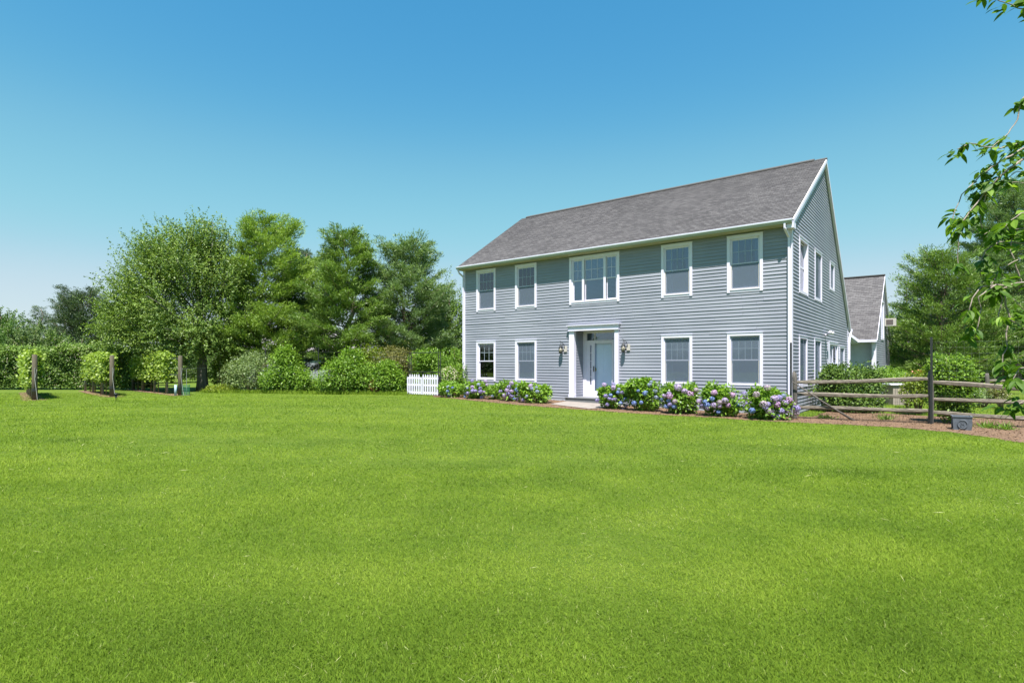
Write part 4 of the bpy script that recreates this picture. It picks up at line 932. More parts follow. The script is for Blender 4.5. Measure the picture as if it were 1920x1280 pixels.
# ------------------------------------------------------------------ shrubs along the left boundary
def sb_(nm,lab,x,yb,lob,ml,n,leaf=.10,d=None,**k):
    p=gnd(x,yb) if d is None else gat(x,d); dd=-(p.x*-CP*0)+(p.y*CP-p.x*SP); u=dd/F0
    L_=[((cx-x)*u,dy,EYE+(HZ-cy)*u-p.z,rx*u,rx*u*.9 if ry is None else ry,rz*u) for cx,cy,rx,rz,dy,ry in lob]
    return bush(nm,lab,'shrub',p,L_,M[ml],n,leaf,**k)
G1='shrubs along the left boundary'
sb_('shrub','yellow green shrub right of the spreading tree trunk',410,733,[(412,685,22,28,.6,None),(395,700,14,25,.6,None),(425,700,16,24,.4,None)],'shruby',5200,group=G1,d=30)
sb_('shrub','low pale leafy plants at the foot of the yellow green shrub',415,735,[(405,729,22,7,0,.5),(430,728,18,8,0,.5)],'shruby',2600,.08,tl=.75,d=28.8,stem=False)
sb_('shrub','loose grey green shrub left of the tall pointed shrub',465,735,[(462,700,35,32,.3,1.0),(440,705,18,28,.4,.8),(488,698,20,32,.3,.9),(470,672,20,14,.5,.7)],'shrubg',9500,.085,group=G1,d=28.6)
sb_('shrub','tall pointed bright green shrub in front of the yellow green pine',530,735,[(534,690,24,36,.2,.8),(534,665,13,20,.2,.5),(515,712,22,22,0,.7),(553,708,22,26,.1,.7)],'shrubb',9000,.12,group=G1,d=28.2)
sb_('shrub','small rounded bright shrub between the two largest shrubs',575,733,[(574,716,19,18,0,.6)],'shrubb',2600,.10,group=G1,tl=.6,d=28.2)
sb_('shrub','largest bright green shrub below the centre pine',655,736,[(648,702,38,33,.1,1.1),(655,676,18,24,.2,.7),(625,706,24,30,.2,.9),(684,712,24,25,0,.8)],'shrubb',12500,.12,group=G1,d=27.4)
sb_('shrub','bright green shrub nearest the white picket gate',727,735,[(726,708,22,26,0,.7),(722,690,13,14,0,.5),(744,716,13,18,0,.5)],'shrubb',6000,.12,group=G1,tl=.55,d=27.2)
sb_('shrub','yellow leaved tall shrub behind the largest bright shrub',692,733,[(692,672,27,24,.0,1.0),(690,695,30,32,.0,1.0)],'shruby',6500,.10,group=G1,d=29.3)
sb_('shrub','bronze tipped tall shrub behind the picket gate shrub',740,733,[(735,672,30,24,.0,1.0),(755,675,20,22,.0,1.0),(745,700,28,32,.0,1.0)],'shrubo',8500,.09,group=G1,d=29.5)
sb_('shrub','small dry reddish plant low between two bright shrubs',705,733,[(704,723,9,10,0,.35)],'red',700,.07,d=27)
sb_('shrub','leafy green climber behind the black frame above the gate',800,733,[(803,668,20,15,.3,.8),(785,676,14,14,.3,.7),(818,680,14,20,.3,.7),(800,705,28,26,.6,.8)],'shrubb',6500,.12,group=G1,d=28.3,tl=.45,tv=.25)
sb_('shrub','tall green shrub against the left corner of the house',852,733,[(850,676,20,20,0,.8),(846,700,24,26,0,.9),(862,690,12,30,0,.6)],'shrubb',6500,.10,group=G1,d=27.6,tl=.4)
# flowering shrub with blossom near the corner
s=sb_('flowering_shrub','round shrub dotted with small cream flowers beside the picket gate',842,741,[(842,712,20,22,.0,.7),(858,705,14,22,.1,.6),(830,722,12,16,0,.5)],'shrubb',5500,.09,d=26.3)
k=420; q=rdir(k); q[:,2]=np.abs(q[:,2]); P=q*np.array([.55,.5,.6])+np.array([0,0,.72]); V,_=leaf_geo(P,rdir(k),q,.06,.05,None); link('blossom',mesh_np('blossom',V,4,rng.random(k)),M['bloom'],s)
# weeds at the lawn edge
n=5200; u=rng.uniform(0,1,n); P0=gat(385,28.6); P1=gat(762,26.3); x=P0.x+(P1.x-P0.x)*u+rng.normal(0,.12,n); y=P0.y+(P1.y-P0.y)*u+rng.normal(0,.25,n)
B=np.stack([x,y,zt(x)],1); V,_=leaf_geo(B,nrm(rng.normal(0,.35,(n,3))+np.array([0,0,1.])),rdir(n),rng.uniform(.08,.26,n),.022,None)
tag(link('tall_grass',mesh_np('tall_grass',V,4,np.clip(rng.normal(.5,.2,n),0,.85)),M['grass']),'rough uncut grass fringe below the boundary shrubs','grass',None,'stuff')

# picket gate
G0=gat(763,26.6); G1_=gat(822,25.4); gd=(G1_-G0); gd.z=0; Wg=gd.length; gz=math.atan2(gd.y,gd.x)
gate=thing('picket_gate','double white picket gate between shrubs and house corner','gate',G0,None,gz)
mb=MB(); half=Wg/2; xs_=[]; hp=.98
for hfl in (0,1):
    m2=MB(); x0=hfl*half+.03; x1=(hfl+1)*half-.03; nP=7
    for i in range(nP):
        x=x0+(x1-x0-.07)*i/(nP-1); edge=(i==0 and hfl==0) or (i==nP-1 and hfl==0)
        hh=.84 if edge else hp; w_=.075
        if edge: m2.box((x,-.02,.05),(x+w_,.02,hh))
        else: m2.prism([(x,-.02,.05),(x+w_,-.02,.05),(x+w_,-.02,hh-.09),(x+w_/2,-.02,hh),(x,-.02,hh-.09)],(0,.02,0))
    for z in (.14,.48,.80): m2.box((x0,.002,z-.04),(x1,.03,z+.04))
    leaf_=m2.build('gate_leaf',M['white'],gate)
for x in (-.03,Wg-.02): mb=MB(); mb.box((x,.03,0),(x+.05,.08,.9)); mb.build('gate_post',M['black'],gate)
# black metal arbour frame above
ar=thing('garden_arch','thin black metal arch frame standing behind the picket gate','arch',G0+Vector((0,0,0)),None,gz); mb=MB(); Ht=1.98; Wf=Wg
for x in (.02,.16,Wf-.12,Wf+.02): mb.tube([(x,.12,0),(x,.12,Ht)],.017,6)
for z in (Ht-.01,.98+.1): mb.tube([(.02,.12,z),(Wf+.02,.12,z)],.02,6)
mb.build('frame',M['black'],ar)
mb=MB()
for x in (.09,Wf-.05):
    for k in range(9): z=.2+.2*k; mb.tube([(x-.06,.12,z),(x,.12,z+.1),(x+.06,.12,z)],.008,4)
mb.build('scroll',M['black'],ar)
# black deer-fence posts along boundary
for lb,x,d_,ty in (('thin black fence post left of the tall pointed shrub',498,29.2,655),('thin black fence post beside the small rounded shrub',597,28.6,652),('thin black fence post rising out of the largest shrub',676,28.0,648)):
    p=gat(x,d_); o=thing('fence_post',lb,'post',p,'thin black boundary fence posts'); mb=MB(); H=ztop(d_,ty)-p.z; mb.tube([(0,0,-.05),(0,0,H)],.025,6); mb.tube([(0,0,H),(0,0,H+.03)],.035,6); mb.build('post',M['black'],o)
t=thing('deer_fence','dark thin wire boundary fence behind the shrubs','fence',gat(597,28.7)); mb=MB(); a=gat(480,29.6)-gat(597,28.7); c=gat(765,27.6)-gat(597,28.7)
for z in np.arange(.3,2.3,.25): mb.tube([a+Vector((0,0,z)),c+Vector((0,0,z))],.005,4)
mb.build('wire_strand',M['dkwire'],t)

# neighbour's house glimpsed through the trees
nb_=gat(575,48); nh=thing('neighbour_house','pale neighbouring house with grey roof half hidden behind the pines','house',nb_,None,PSI+.35)
mb=MB(); mb.box((-4.6,0,0),(5,6,2.6)); mb.build('wall',M['farwall'],nh)
mb=MB(); mb.prism([(-4.9,-.4,2.5),(-4.9,6.4,2.5),(-4.9,3,4.6)],(10.2,0,0)); 
M['farroof']=simple('far_roof',(.22,.20,.21),.9,.25,6); mb.build('roof',M['farroof'],nh)
mb=MB(); mb.box((-4.6,2.2,3.2),(-4.0,2.9,6.1)); mb.build('chimney',M['brick'],nh)
for x in (-3.9,-1.5,1.5,3.5):
    mb=MB(); mb.box((x,-.04,.9),(x+.9,-.001,2.1)); f=mb.build('window',M['white'],nh); mb=MB(); mb.box((x+.1,-.05,1.),(x+.8,-.041,2.)); mb.build('pane',M['dark'],f)

# ------------------------------------------------------------------ hydrangeas
petal={}
def flower_mesh(key,cols):
    n=150; q=rdir(n); R=.078; P=q*R*np.array([1,1,.85])*rng.uniform(.88,1.06,(n,1)); T=nrm(np.cross(q,rdir(n)))
    V,_=leaf_geo(P-T*.015,T,q+rng.normal(0,.25,(n,3)),.034,.030,None); me=mesh_np('flower_head',V,4,rng.random(n))
    me.materials.append(leafmat('petals_'+key,cols[0],cols[1],.3,.6,.2)); return me
FM={'blue':flower_mesh('blue',((.11,.17,.46),(.28,.37,.70))),'violet':flower_mesh('violet',((.24,.20,.48),(.46,.41,.72))),'lilac':flower_mesh('lilac',((.33,.25,.50),(.57,.46,.72))),
    'pink':flower_mesh('pink',((.36,.20,.42),(.58,.40,.62))),'pale':flower_mesh('pale',((.24,.29,.50),(.42,.46,.64))),'faded':flower_mesh('faded',((.32,.25,.36),(.48,.40,.48)))}
def hydrangea(label,x,yb,cy,w,h,flowers,extra=0,n=3400,tl=.5):
    """pixel footprint x, base yb, top cy, half width w"""
    p=gnd(x,yb); dep=p.y*CP-p.x*SP; u=dep/F0; H=(yb-cy)*u+0.0; W_=w*u*1.12
    p=Vector((p.x,p.y,p.z)); dd=.18
    b=bush('hydrangea',label,'shrub',p+Vector((-SP*.0,.0,0)),[(0,dd,H*.42,W_*.85,.42,H*.42)]+[(rng.uniform(-.75,.75)*W_,dd+rng.uniform(-.15,.15),H*rng.uniform(.5,.78),W_*rng.uniform(.25,.38),.26,H*rng.uniform(.18,.24)) for _ in range(6)],M['hydra'],n,.115,.66,group='hydrangeas along the house front',tl=tl,tv=.24,spiky=.16,fill=.45)
    for fx,fy,c,s in flowers:
        # the head sits on the front of the bush, on its own sight line
        dx=(fx-x)/w; dz=((yb-fy)*u/H-.52)/.5; k=max(0.,1-dx*dx*.7-dz*dz*.6)
        fd=dep+dd-.42*math.sqrt(k)-.05
        q=at(fx,fd,py=fy)-p
        o=link('flower_head',FM[c],None,b); o.location=q; sc=s*rng.uniform(.9,1.1); o.scale=(sc,sc,sc); o.rotation_euler=(rng.uniform(-.4,.4),rng.uniform(-.4,.4),rng.uniform(0,6))
    return b
# (crop 820,680 scale .1198)
def c2(u,v): return 820+u*.1198,680+v*.1198
def c3(u,v): return 1100+u*.1198,690+v*.1198
def c4(u,v): return 1300+u*.1146,690+v*.1146
def fl_(fn,lst): return [(*fn(u,v),c,s) for u,v,c,s in lst]
hydrangea('leftmost hydrangea, mostly leaves with few deep blue heads',848,745,713,24,32,fl_(c2,[(165,375,'pale',.9),(240,390,'blue',.8),(160,445,'blue',1.),(185,490,'blue',1.),(185,515,'blue',.8)]),n=3000,tl=.55)
hydrangea('hydrangea below the leftmost ground floor window, lilac and blue heads',891,748,711,20,36,fl_(c2,[(545,285,'violet',1.),(645,340,'pale',.9),(755,290,'lilac',1.),(775,345,'lilac',.9),(545,380,'lilac',1),(555,440,'violet',1.2),(600,440,'violet',.9),(670,400,'violet',1.1),(675,450,'violet',1.2),(475,475,'violet',1.1),(735,455,'lilac',.8),(690,540,'violet',1.),(470,395,'pale',.7),(430,530,'blue',.7)]),n=2600)
hydrangea('small leafy hydrangea with scarcely a flower between two lilac ones',927,749,721,17,27,fl_(c2,[(865,520,'pale',.9),(1005,395,'faded',.9),(1000,350,'violet',.7)]),n=1900,tl=.6)
hydrangea('hydrangea crowded with large pale violet heads left of the round leafy one',961,752,713,20,38,fl_(c2,[(990,450,'violet',1.1),(1160,320,'lilac',1.2),(1120,380,'violet',1.1),(1090,430,'lilac',1.4),(1160,445,'lilac',1.2),(1055,510,'lilac',1.2),(1110,480,'violet',1.2),(1155,520,'violet',1.3),(1250,425,'blue',1.3),(1240,570,'violet',1.2),(1320,490,'faded',1.1),(1250,350,'pale',.9)]),n=2400)
hydrangea('round leafy hydrangea left of the paved path, few flowers',1004,756,714,26,40,fl_(c2,[(1460,360,'lilac',1.1),(1475,405,'pale',1.),(1550,385,'pale',.8),(1565,450,'pale',1.),(1400,520,'pale',.8),(1340,580,'violet',.9),(1200,560,'blue',.6)]),n=4000,tl=.62)
hydrangea('hydrangea right of the door step with small blue heads',1152,767,718,27,47,fl_(c3,[(275,260,'lilac',1.),(415,305,'lilac',1.2),(420,250,'violet',.8),(295,435,'violet',1.),(375,425,'blue',1.),(355,475,'violet',1.),(435,485,'violet',.8),(490,380,'blue',.9),(555,385,'violet',.9),(325,570,'violet',1.),(530,550,'blue',1.1),(605,490,'blue',1.2),(660,460,'blue',1.2),(165,505,'violet',1.1),(615,590,'violet',.9),(570,640,'lilac',.9),(500,330,'pale',.8),(400,490,'violet',.7)]),n=3200)
hydrangea('tallest leafy hydrangea with scattered sky blue heads',1211,771,706,32,66,fl_(c3,[(915,390,'blue',1.2),(805,355,'blue',.8),(740,545,'blue',1.1),(855,535,'blue',.9),(1070,360,'pale',1.),(1085,455,'pale',1.),(985,260,'pale',1.1),(1160,490,'blue',1.2),(1150,555,'blue',1.2),(1010,215,'pale',.8)]),n=6000,tl=.55)
hydrangea('hydrangea left of the second window from the right, large pink and lilac heads',1277,776,716,30,58,fl_(c3,[(1430,300,'lilac',1.5),(1535,360,'lilac',1.4),(1610,410,'pink',1.6),(1300,440,'pink',1.3),(1290,400,'lilac',1.1),(1710,345,'faded',1.2),(1215,430,'lilac',1.),(1380,520,'faded',1.1),(1250,600,'blue',1.1),(1300,565,'violet',1.),(1370,600,'blue',1.),(1760,525,'pink',1.2),(1280,510,'blue',.9),(1820,590,'violet',1.4),(1870,530,'blue',1.2)]),n=4800)
hydrangea('hydrangea under the rightmost ground floor window, mixed pink and blue heads',1357,781,717,32,60,fl_(c4,[(340,400,'pink',1.2),(635,440,'pink',1.3),(850,430,'violet',1.3),(865,500,'lilac',1.2),(920,510,'faded',1.2),(515,530,'lilac',1.4),(430,560,'faded',1.1),(570,610,'pink',1.1),(330,600,'lilac',1.2),(430,620,'lilac',.9),(310,500,'blue',1.1),(230,600,'blue',1.2),(710,600,'blue',1.1),(760,635,'blue',1.1),(810,640,'violet',1.3),(850,580,'violet',1.1),(200,550,'blue',1.),(150,610,'violet',1.3),(410,715,'blue',.9),(90,540,'lilac',1.2),(230,655,'lilac',1.),(930,680,'violet',1.2)]),n=5200)
hydrangea('rightmost hydrangea at the house corner, dense pink and violet heads',1443,787,721,40,62,fl_(c4,[(1030,430,'faded',1.3),(1210,320,'faded',1.2),(1330,500,'lilac',1.6),(1400,490,'violet',1.3),(1555,520,'pink',1.4),(1500,560,'lilac',1.3),(1360,590,'pink',1.5),(1150,590,'faded',1.4),(1220,590,'violet',1.1),(1180,640,'violet',1.1),(1440,700,'violet',1.3),(1240,700,'faded',1.4),(1370,795,'violet',1.4),(1290,750,'violet',1.),(1690,660,'violet',1.3),(1630,640,'violet',1.1),(1550,700,'lilac',1.2),(1640,580,'faded',.8),(1480,450,'pale',.9),(1600,545,'lilac',1.),(960,690,'blue',1.1),(1690,740,'faded',1.)]),n=6200)

# ------------------------------------------------------------------ split rail fence
def rail_mesh(a,b,th=.11,wd=.085,seed=0):
    r=np.random.default_rng(seed); mb=MB(); a=Vector(a);b=Vector(b); n=9; d=(b-a); k0=None
    dn=d.normalized(); up=Vector((0,0,1)); sx=dn.cross(up).normalized()
    ring=[]; ph=r.uniform(0,6,6)
    for i in range(n+1):
        t=i/n; tap=min(1,.42+min(t,1-t)*6); c=a+d*t+up*(.016*math.sin(t*5+ph[0]))+sx*.01*math.sin(t*7+ph[1])
        h=th*(.45+.55*tap)*(1+.10*math.sin(t*9+ph[2])); w=wd*tap*(1+.1*math.sin(t*8+ph[3]))
        tw=.25*math.sin(t*3+ph[4])
        pts=[]
        for (u,v) in ((-.5,-.42),(.1,-.55),(.5,-.3),(.48,.35),(.05,.5),(-.45,.42)):
            uu=u*math.cos(tw)-v*math.sin(tw); vv=u*math.sin(tw)+v*math.cos(tw); pts.append(c+sx*uu*w+up*vv*h)
        mb.v+=[tuple(p) for p in pts]
    for i in range(n):
        for j in range(6): mb.f.append((i*6+j,i*6+(j+1)%6,(i+1)*6+(j+1)%6,(i+1)*6+j))
    mb.f.append((5,4,3,2,1,0)); mb.f.append(tuple(n*6+j for j in range(6))); return mb
def split_post(mb,p,H,w=.13,seed=0):
    r=np.random.default_rng(seed); p=Vector(p); n=8; k=len(mb.v)
    for i in range(n+1):
        z=-.1+(H+.1)*i/n; 
        for j in range(7):
            a=2*math.pi*j/7+.3; q=w/2*(1+.16*math.sin(j*2.3+seed)+.05*r.normal())*(1 if i<n else .72); mb.v.append((p.x+q*math.cos(a)+.01*math.sin(z*3),p.y+q*math.sin(a),p.z+z+(.02*r.normal() if i==n else 0)))
    for i in range(n):
        for j in range(7): mb.f.append((k+i*7+j,k+i*7+(j+1)%7,k+(i+1)*7+(j+1)%7,k+(i+1)*7+j))
    mb.f.append(tuple(k+n*7+j for j in range(7)))
P1=gat(1490,17.1); P2=gat(1745,15.5); P3=P2+(P2-P1); P3.z=0
# post 1 photo top 696, post 2 photo top ~690
fence=thing('split_rail_fence','weathered three rail split wood fence running right from the house corner','fence',P1)
for i,(p,ty,w) in enumerate(((P1,697,.13),(P2,695,.115),(P3,690,.13))):
    dep=p.y*CP-p.x*SP; H=EYE+(HZ-ty)*dep/F0 if i<2 else 1.5; mb=MB(); split_post(mb,p-P1,H-p.z,w,i); mb.build('post',M['railpost'],fence,True)
rz=[(1.20,.76,.29)]
def railz(px,py,P): dep=P.y*CP-P.x*SP; return EYE+(HZ-py)*dep/F0
zl=[railz(0,715,P1),railz(0,738,P1),railz(0,763,P1)]; zr=[railz(0,711,P2),railz(0,742,P2),railz(0,768,P2)]
zr2=[railz(0,715.5,P2),railz(0,746,P2),railz(0,771.5,P2)]
zend=[railz(0,y,P3) for y in (743,0,0)]
# slope of rails right of post 2: measured at x=1905
dvf=(P2-P1).normalized()
def zat(px,py):   # height where the sight line crosses the fence plane
    r=ray(px,py); nx_,ny_=-dvf.y,dvf.x; t=(P1.x*nx_+P1.y*ny_)/(r[0]*nx_+r[1]*ny_); q=Vector((r[0]*t,r[1]*t,0)); return EYE+r[2]*t,(q-Vector((P1.x,P1.y,0))).dot(Vector((dvf.x,dvf.y,0)))
seed=1; L12=(P2-P1).length
for yl,yr in ((716,711),(739,742),(764,768.5)):
    za,sa2=zat(1500,yl); zb_,sb3=zat(1738,yr); sl=(zb_-za)/(sb3-sa2); rail_mesh((dvf*.0)+Vector((0,0,za-sl*sa2)),dvf*L12+Vector((0,0,za+sl*(L12-sa2))),.105,.08,seed).build('rail',M['rail'],fence); seed+=1
for yl,yr in ((715.5,728),(747,754.5),(772,783)):
    za,sa2=zat(1752,yl); zb_,sb3=zat(1905,yr); sl=(zb_-za)/(sb3-sa2); rail_mesh(dvf*L12+Vector((0,0,za+sl*(L12-sa2))),dvf*(2*L12)+Vector((0,0,za+sl*(2*L12-sa2))),.11,.08,seed).build('rail',M['rail'],fence); seed+=1
# welded wire on the back of the fence
mb=MB(); nz_=Vector((-dvf.y,dvf.x,0))*.09
for z in np.arange(.08,1.16,.10): mb.bar(nz_+Vector((0,0,z)),nz_+dvf*2*L12+Vector((0,0,z)),.0028)
s=0
while s<2*L12: mb.bar(nz_+dvf*s+Vector((0,0,.05)),nz_+dvf*s+Vector((0,0,1.16)),.0028); s+=.08
mb.build('wire_mesh',M['dkwire'],fence)
# tall black deer-net stakes
for lb,px_,pp,ty,off_ in (('tall black stake against the house corner by the first rail post',1484,P1,642,Vector((-.10,-.02,0))),('tall black stake tied to the second rail fence post',1751,P2,632,Vector((.02,-.105,0)))):
    dep=pp.y*CP-pp.x*SP; o=thing('net_stake',lb,'stake',pp+off_,'tall black net stakes'); H=EYE+(HZ-ty)*dep/F0; mb=MB(); mb.box((-.028,-.004,-.05),(.028,.004,H)); mb.box((-.005,.004,-.05),(.005,.04,H)); mb.build('stake',M['black'],o)
o=thing('deer_net','fine dark netting stretched above the rail fence to the right','net',P2+Vector((.09,.1,0))); mb=MB(); mbz=2.35
for z in np.arange(1.3,2.3,.16): mb.bar((0,0,z),dvf*3.4+Vector((0,0,z)),.0009)
for s in np.arange(0,3.4,.16): mb.bar(dvf*s+Vector((0,0,1.2)),dvf*s+Vector((0,0,2.26)),.0007)
mb.build('netting',M['wire'],o)
o=thing('brace_pole','dark slanting brace pole leaning from first post to the ground','pole',P1); a=at(1485,17.0,py=715)-P1; b2=gnd(1602,789)-P1; mb=MB(); mb.tube([a,a.lerp(b2,.5)+Vector((0,0,-.02)),b2],[.016,.024,.034],7); mb.build('pole',M['railpost'],o,True)
# planter cube
pc=gnd(1803,805.5); o=thing('planter_box','square dark grey metal planter with round relief emblems on the mulch','planter',pc,None,PSI+math.radians(57))
dep=pc.y*CP-pc.x*SP; u=dep/F0; sz=.385; hz_=.335
mb=MB(); w0=sz/2*.93; w1=sz/2; t_=.02
mb.hexa([(-w0,-w0,0),(w0,-w0,0),(w0,w0,0),(-w0,w0,0),(-w1,-w1,hz_),(w1,-w1,hz_),(w1,w1,hz_),(-w1,w1,hz_)]); mb.build('body',M['lead'],o)
mb=MB(); r_=w1+.014
for a,b in (((-r_,-r_),(r_,-r_+.035)),((-r_,r_-.035),(r_,r_)),((-r_,-r_+.036),(-r_+.035,r_-.036)),((r_-.035,-r_+.036),(r_,r_-.036))): mb.box((a[0],a[1],hz_-.005),(b[0],b[1],hz_+.02))
mb.build('rim',M['lead'],o)
for k in range(4):
    mb=MB(); R_=Matrix.Rotation(k*math.pi/2,4,'Z')
    for rr in (.105,): mb.tube([R_@Vector((rr*math.cos(a)*.9,-w0-.012-.0,.155+rr*math.sin(a))) for a in np.linspace(0,2*math.pi,21)],.011,6,False)
    for cz,r3 in ((.195,.03),(.125,.04)): mb.tube([R_@Vector((r3*math.cos(a),-w0-.010,cz+r3*math.sin(a))) for a in np.linspace(0,2*math.pi,15)],.006,5,False)
    mb.build('emblem',M['lead'],o,True)

# ------------------------------------------------------------------ planting behind the fence
G2='shrubs behind the rail fence'
sb_('shrub','large dark leafy shrub behind the first fence panel',1600,775,[(1598,722,42,36,.3,1.0),(1570,735,28,36,.2,.8),(1628,728,30,36,.3,.9),(1590,752,34,24,-.3,.7),(1622,756,24,20,-.2,.6),(1562,705,16,20,.1,.6),(1640,712,16,22,.1,.6)],'hedge',24000,.10,group=G2,d=19.6,tl=.38,tv=.26)
sb_('shrub','bright low mound shrub at the foot of the annex gable',1672,740,[(1672,705,28,17,.2,1.0),(1690,714,16,14,.2,.8),(1655,716,22,18,.2,.8)],'shrubb',5500,.08,group=G2,d=25,tl=.6)
sb_('shrub','light green bush topped with small reddish flowers left of second post',1722,745,[(1722,712,22,18,.1,.7),(1715,735,22,26,0,.7),(1736,725,14,22,0,.5)],'shruby',4500,.08,group=G2,d=18.5,tl=.5)
s=sb_('rose_shrub','low shrub with a few salmon pink blooms behind the fence',1728,745,[(1726,699,9,6,0,.2)],'shruby',300,.07,d=18.6,stem=False)
k=60; P=rng.normal(0,1,(k,3))*np.array([.12,.12,.05])+np.array([-.05,0,1.36]); V,_=leaf_geo(P,rdir(k),rdir(k),.06,.05,None); M['salmon']=leafmat('salmon_petals',(.5,.14,.08),(.7,.3,.2),.3); link('blossom',mesh_np('blossom',V,4,rng.random(k)),M['salmon'],s)
sb_('climber','tall leafy climber growing up right of the second fence post',1785,800,[(1788,702,34,32,.15,.4),(1812,722,20,34,.1,.35),(1775,730,26,32,.1,.35),(1798,740,22,36,.0,.35),(1788,765,22,24,-.02,.3),(1800,690,18,22,.2,.3),(1765,688,14,24,.2,.3)],'shrubb',16000,.085,group=G2,d=15.7,tl=.5,tv=.25)
sb_('shrub','loose yellow green herb clump behind right fence panel',1880,745,[(1872,738,20,14,0,.6)],'shrubo',1500,.07,group=G2,d=21,tl=.35)
sb_('shrub','grey leaved perennial clump below the far rail fence',1845,750,[(1842,742,16,16,0,.5)],'shrubg',1500,.07,group=G2,d=21.5,tl=.6)
# grass tufts and daylily clumps near fence base
for lb,x,y in (('arching green tuft at fence foot right of the planter',1852,803),('arching green tuft further right along the fence foot',1885,806),('small weed tuft beside the slanting brace pole',1548,785),('flat green weed patch under the first fence panel',1660,787)):
    p=gnd(x,y); n=90; o=thing('weed_tuft',lb,'weed',p,'weed tufts at the fence foot'); D=nrm(rng.normal(0,.6,(n,3))*np.array([1,1,.3])+np.array([0,0,.8])); 
    V,_=leaf_geo(rng.normal(0,.06,(n,3))*np.array([1.6,1.6,0]),D,rdir(n),rng.uniform(.1,.28,n),.02,None); link('leaf',mesh_np('leaf',V,4,rng.random(n)*.7),M['shrubb'],o)
# mulch chips
n=26000; x=rng.uniform(HX0-2,8,n*3); y=rng.uniform(9,22,n*3); k=inpoly(x,y,[(p.x,p.y) for p in bedj])&~inpoly(x,y,[(p.x,p.y) for p in pvp]); x,y=x[k][:n],y[k][:n]; n=len(x)
B=np.stack([x,y,zt(x)+.016+.018*rng.random(n)],1); a=rng.uniform(0,6.28,n); D=np.stack([np.cos(a),np.sin(a),rng.normal(0,.25,n)],1)
V,_=leaf_geo(B,D,np.array([[0,0,1.]])+rng.normal(0,.35,(n,3)),rng.uniform(.02,.07,n),.022,None); M['chip']=leafmat('bark_chips',(.07,.042,.025),(.23,.15,.09),.0,.9,.2)
tag(link('mulch_chips',mesh_np('mulch_chips',V,4,rng.random(n)),M['chip']),'loose bark chips lying on the mulch bed','mulch',None,'stuff')
# far rail fence, bin, covered thing
F1=gat(1851,27); fdir=Vector((CP,SP,0)); f2=thing('far_rail_fence','distant weathered rail fence seen through right fence panel','fence',F1)
for k in range(3):
    mb=MB(); split_post(mb,fdir*2.6*k,1.2,.2,k+5); mb.build('post',M['railpost'],f2,True)
for k in range(2):
    for z in (.45,.85): rail_mesh(fdir*2.6*k+Vector((0,0,z)),fdir*2.6*(k+1)+Vector((0,0,z)),.11,.09,20+k).build('rail',M['rail'],f2)
b1=gat(1680,23); o=thing('wooden_bin','weathered slatted wooden bin with pale lid behind the fence','bin',b1,None,PSI); mb=MB()
for i in range(7): mb.box((-.32+i*.092,-.3,.0),(-.32+i*.092+.084,.3,.80))
mb.build('slats',M['crate'],o); mb=MB(); mb.box((-.46,-.36,.80),(.40,.36,.85)); mb.build('lid',M['white'],o)
for z in (.02,.12,.22): pass
b1=gat(1703,31); o=thing('covered_grill','navy fabric cover over a low wide grill near the right pines','covered grill',b1,None,PSI); bm=bmesh.new(); bmesh.ops.create_cube(bm,size=1)
for v in bm.verts: v.co.x*=1.2*(1.0 if v.co.z<0 else .9); v.co.y*=.7; v.co.z=(v.co.z+.5)*1.15
bmesh.ops.bevel(bm,geom=bm.edges[:],offset=.07,segments=3,affect='EDGES'); me=bpy.data.meshes.new('cover'); bm.to_mesh(me); bm.free(); link('cover',me,M['navy'],o); mb=MB(); mb.box((-.45,-.3,1.15),(.45,.3,1.175)); mb.build('top_highlight',M['steel'],o)  # thin pale slab stands in for the white highlight along the cover top
sb_('white_flower_shrub','low shrub sprinkled with white flowers between bin and light bush',1703,755,[(1703,735,13,16,0,.4)],'bloom',900,.06,d=21,tl=.7)

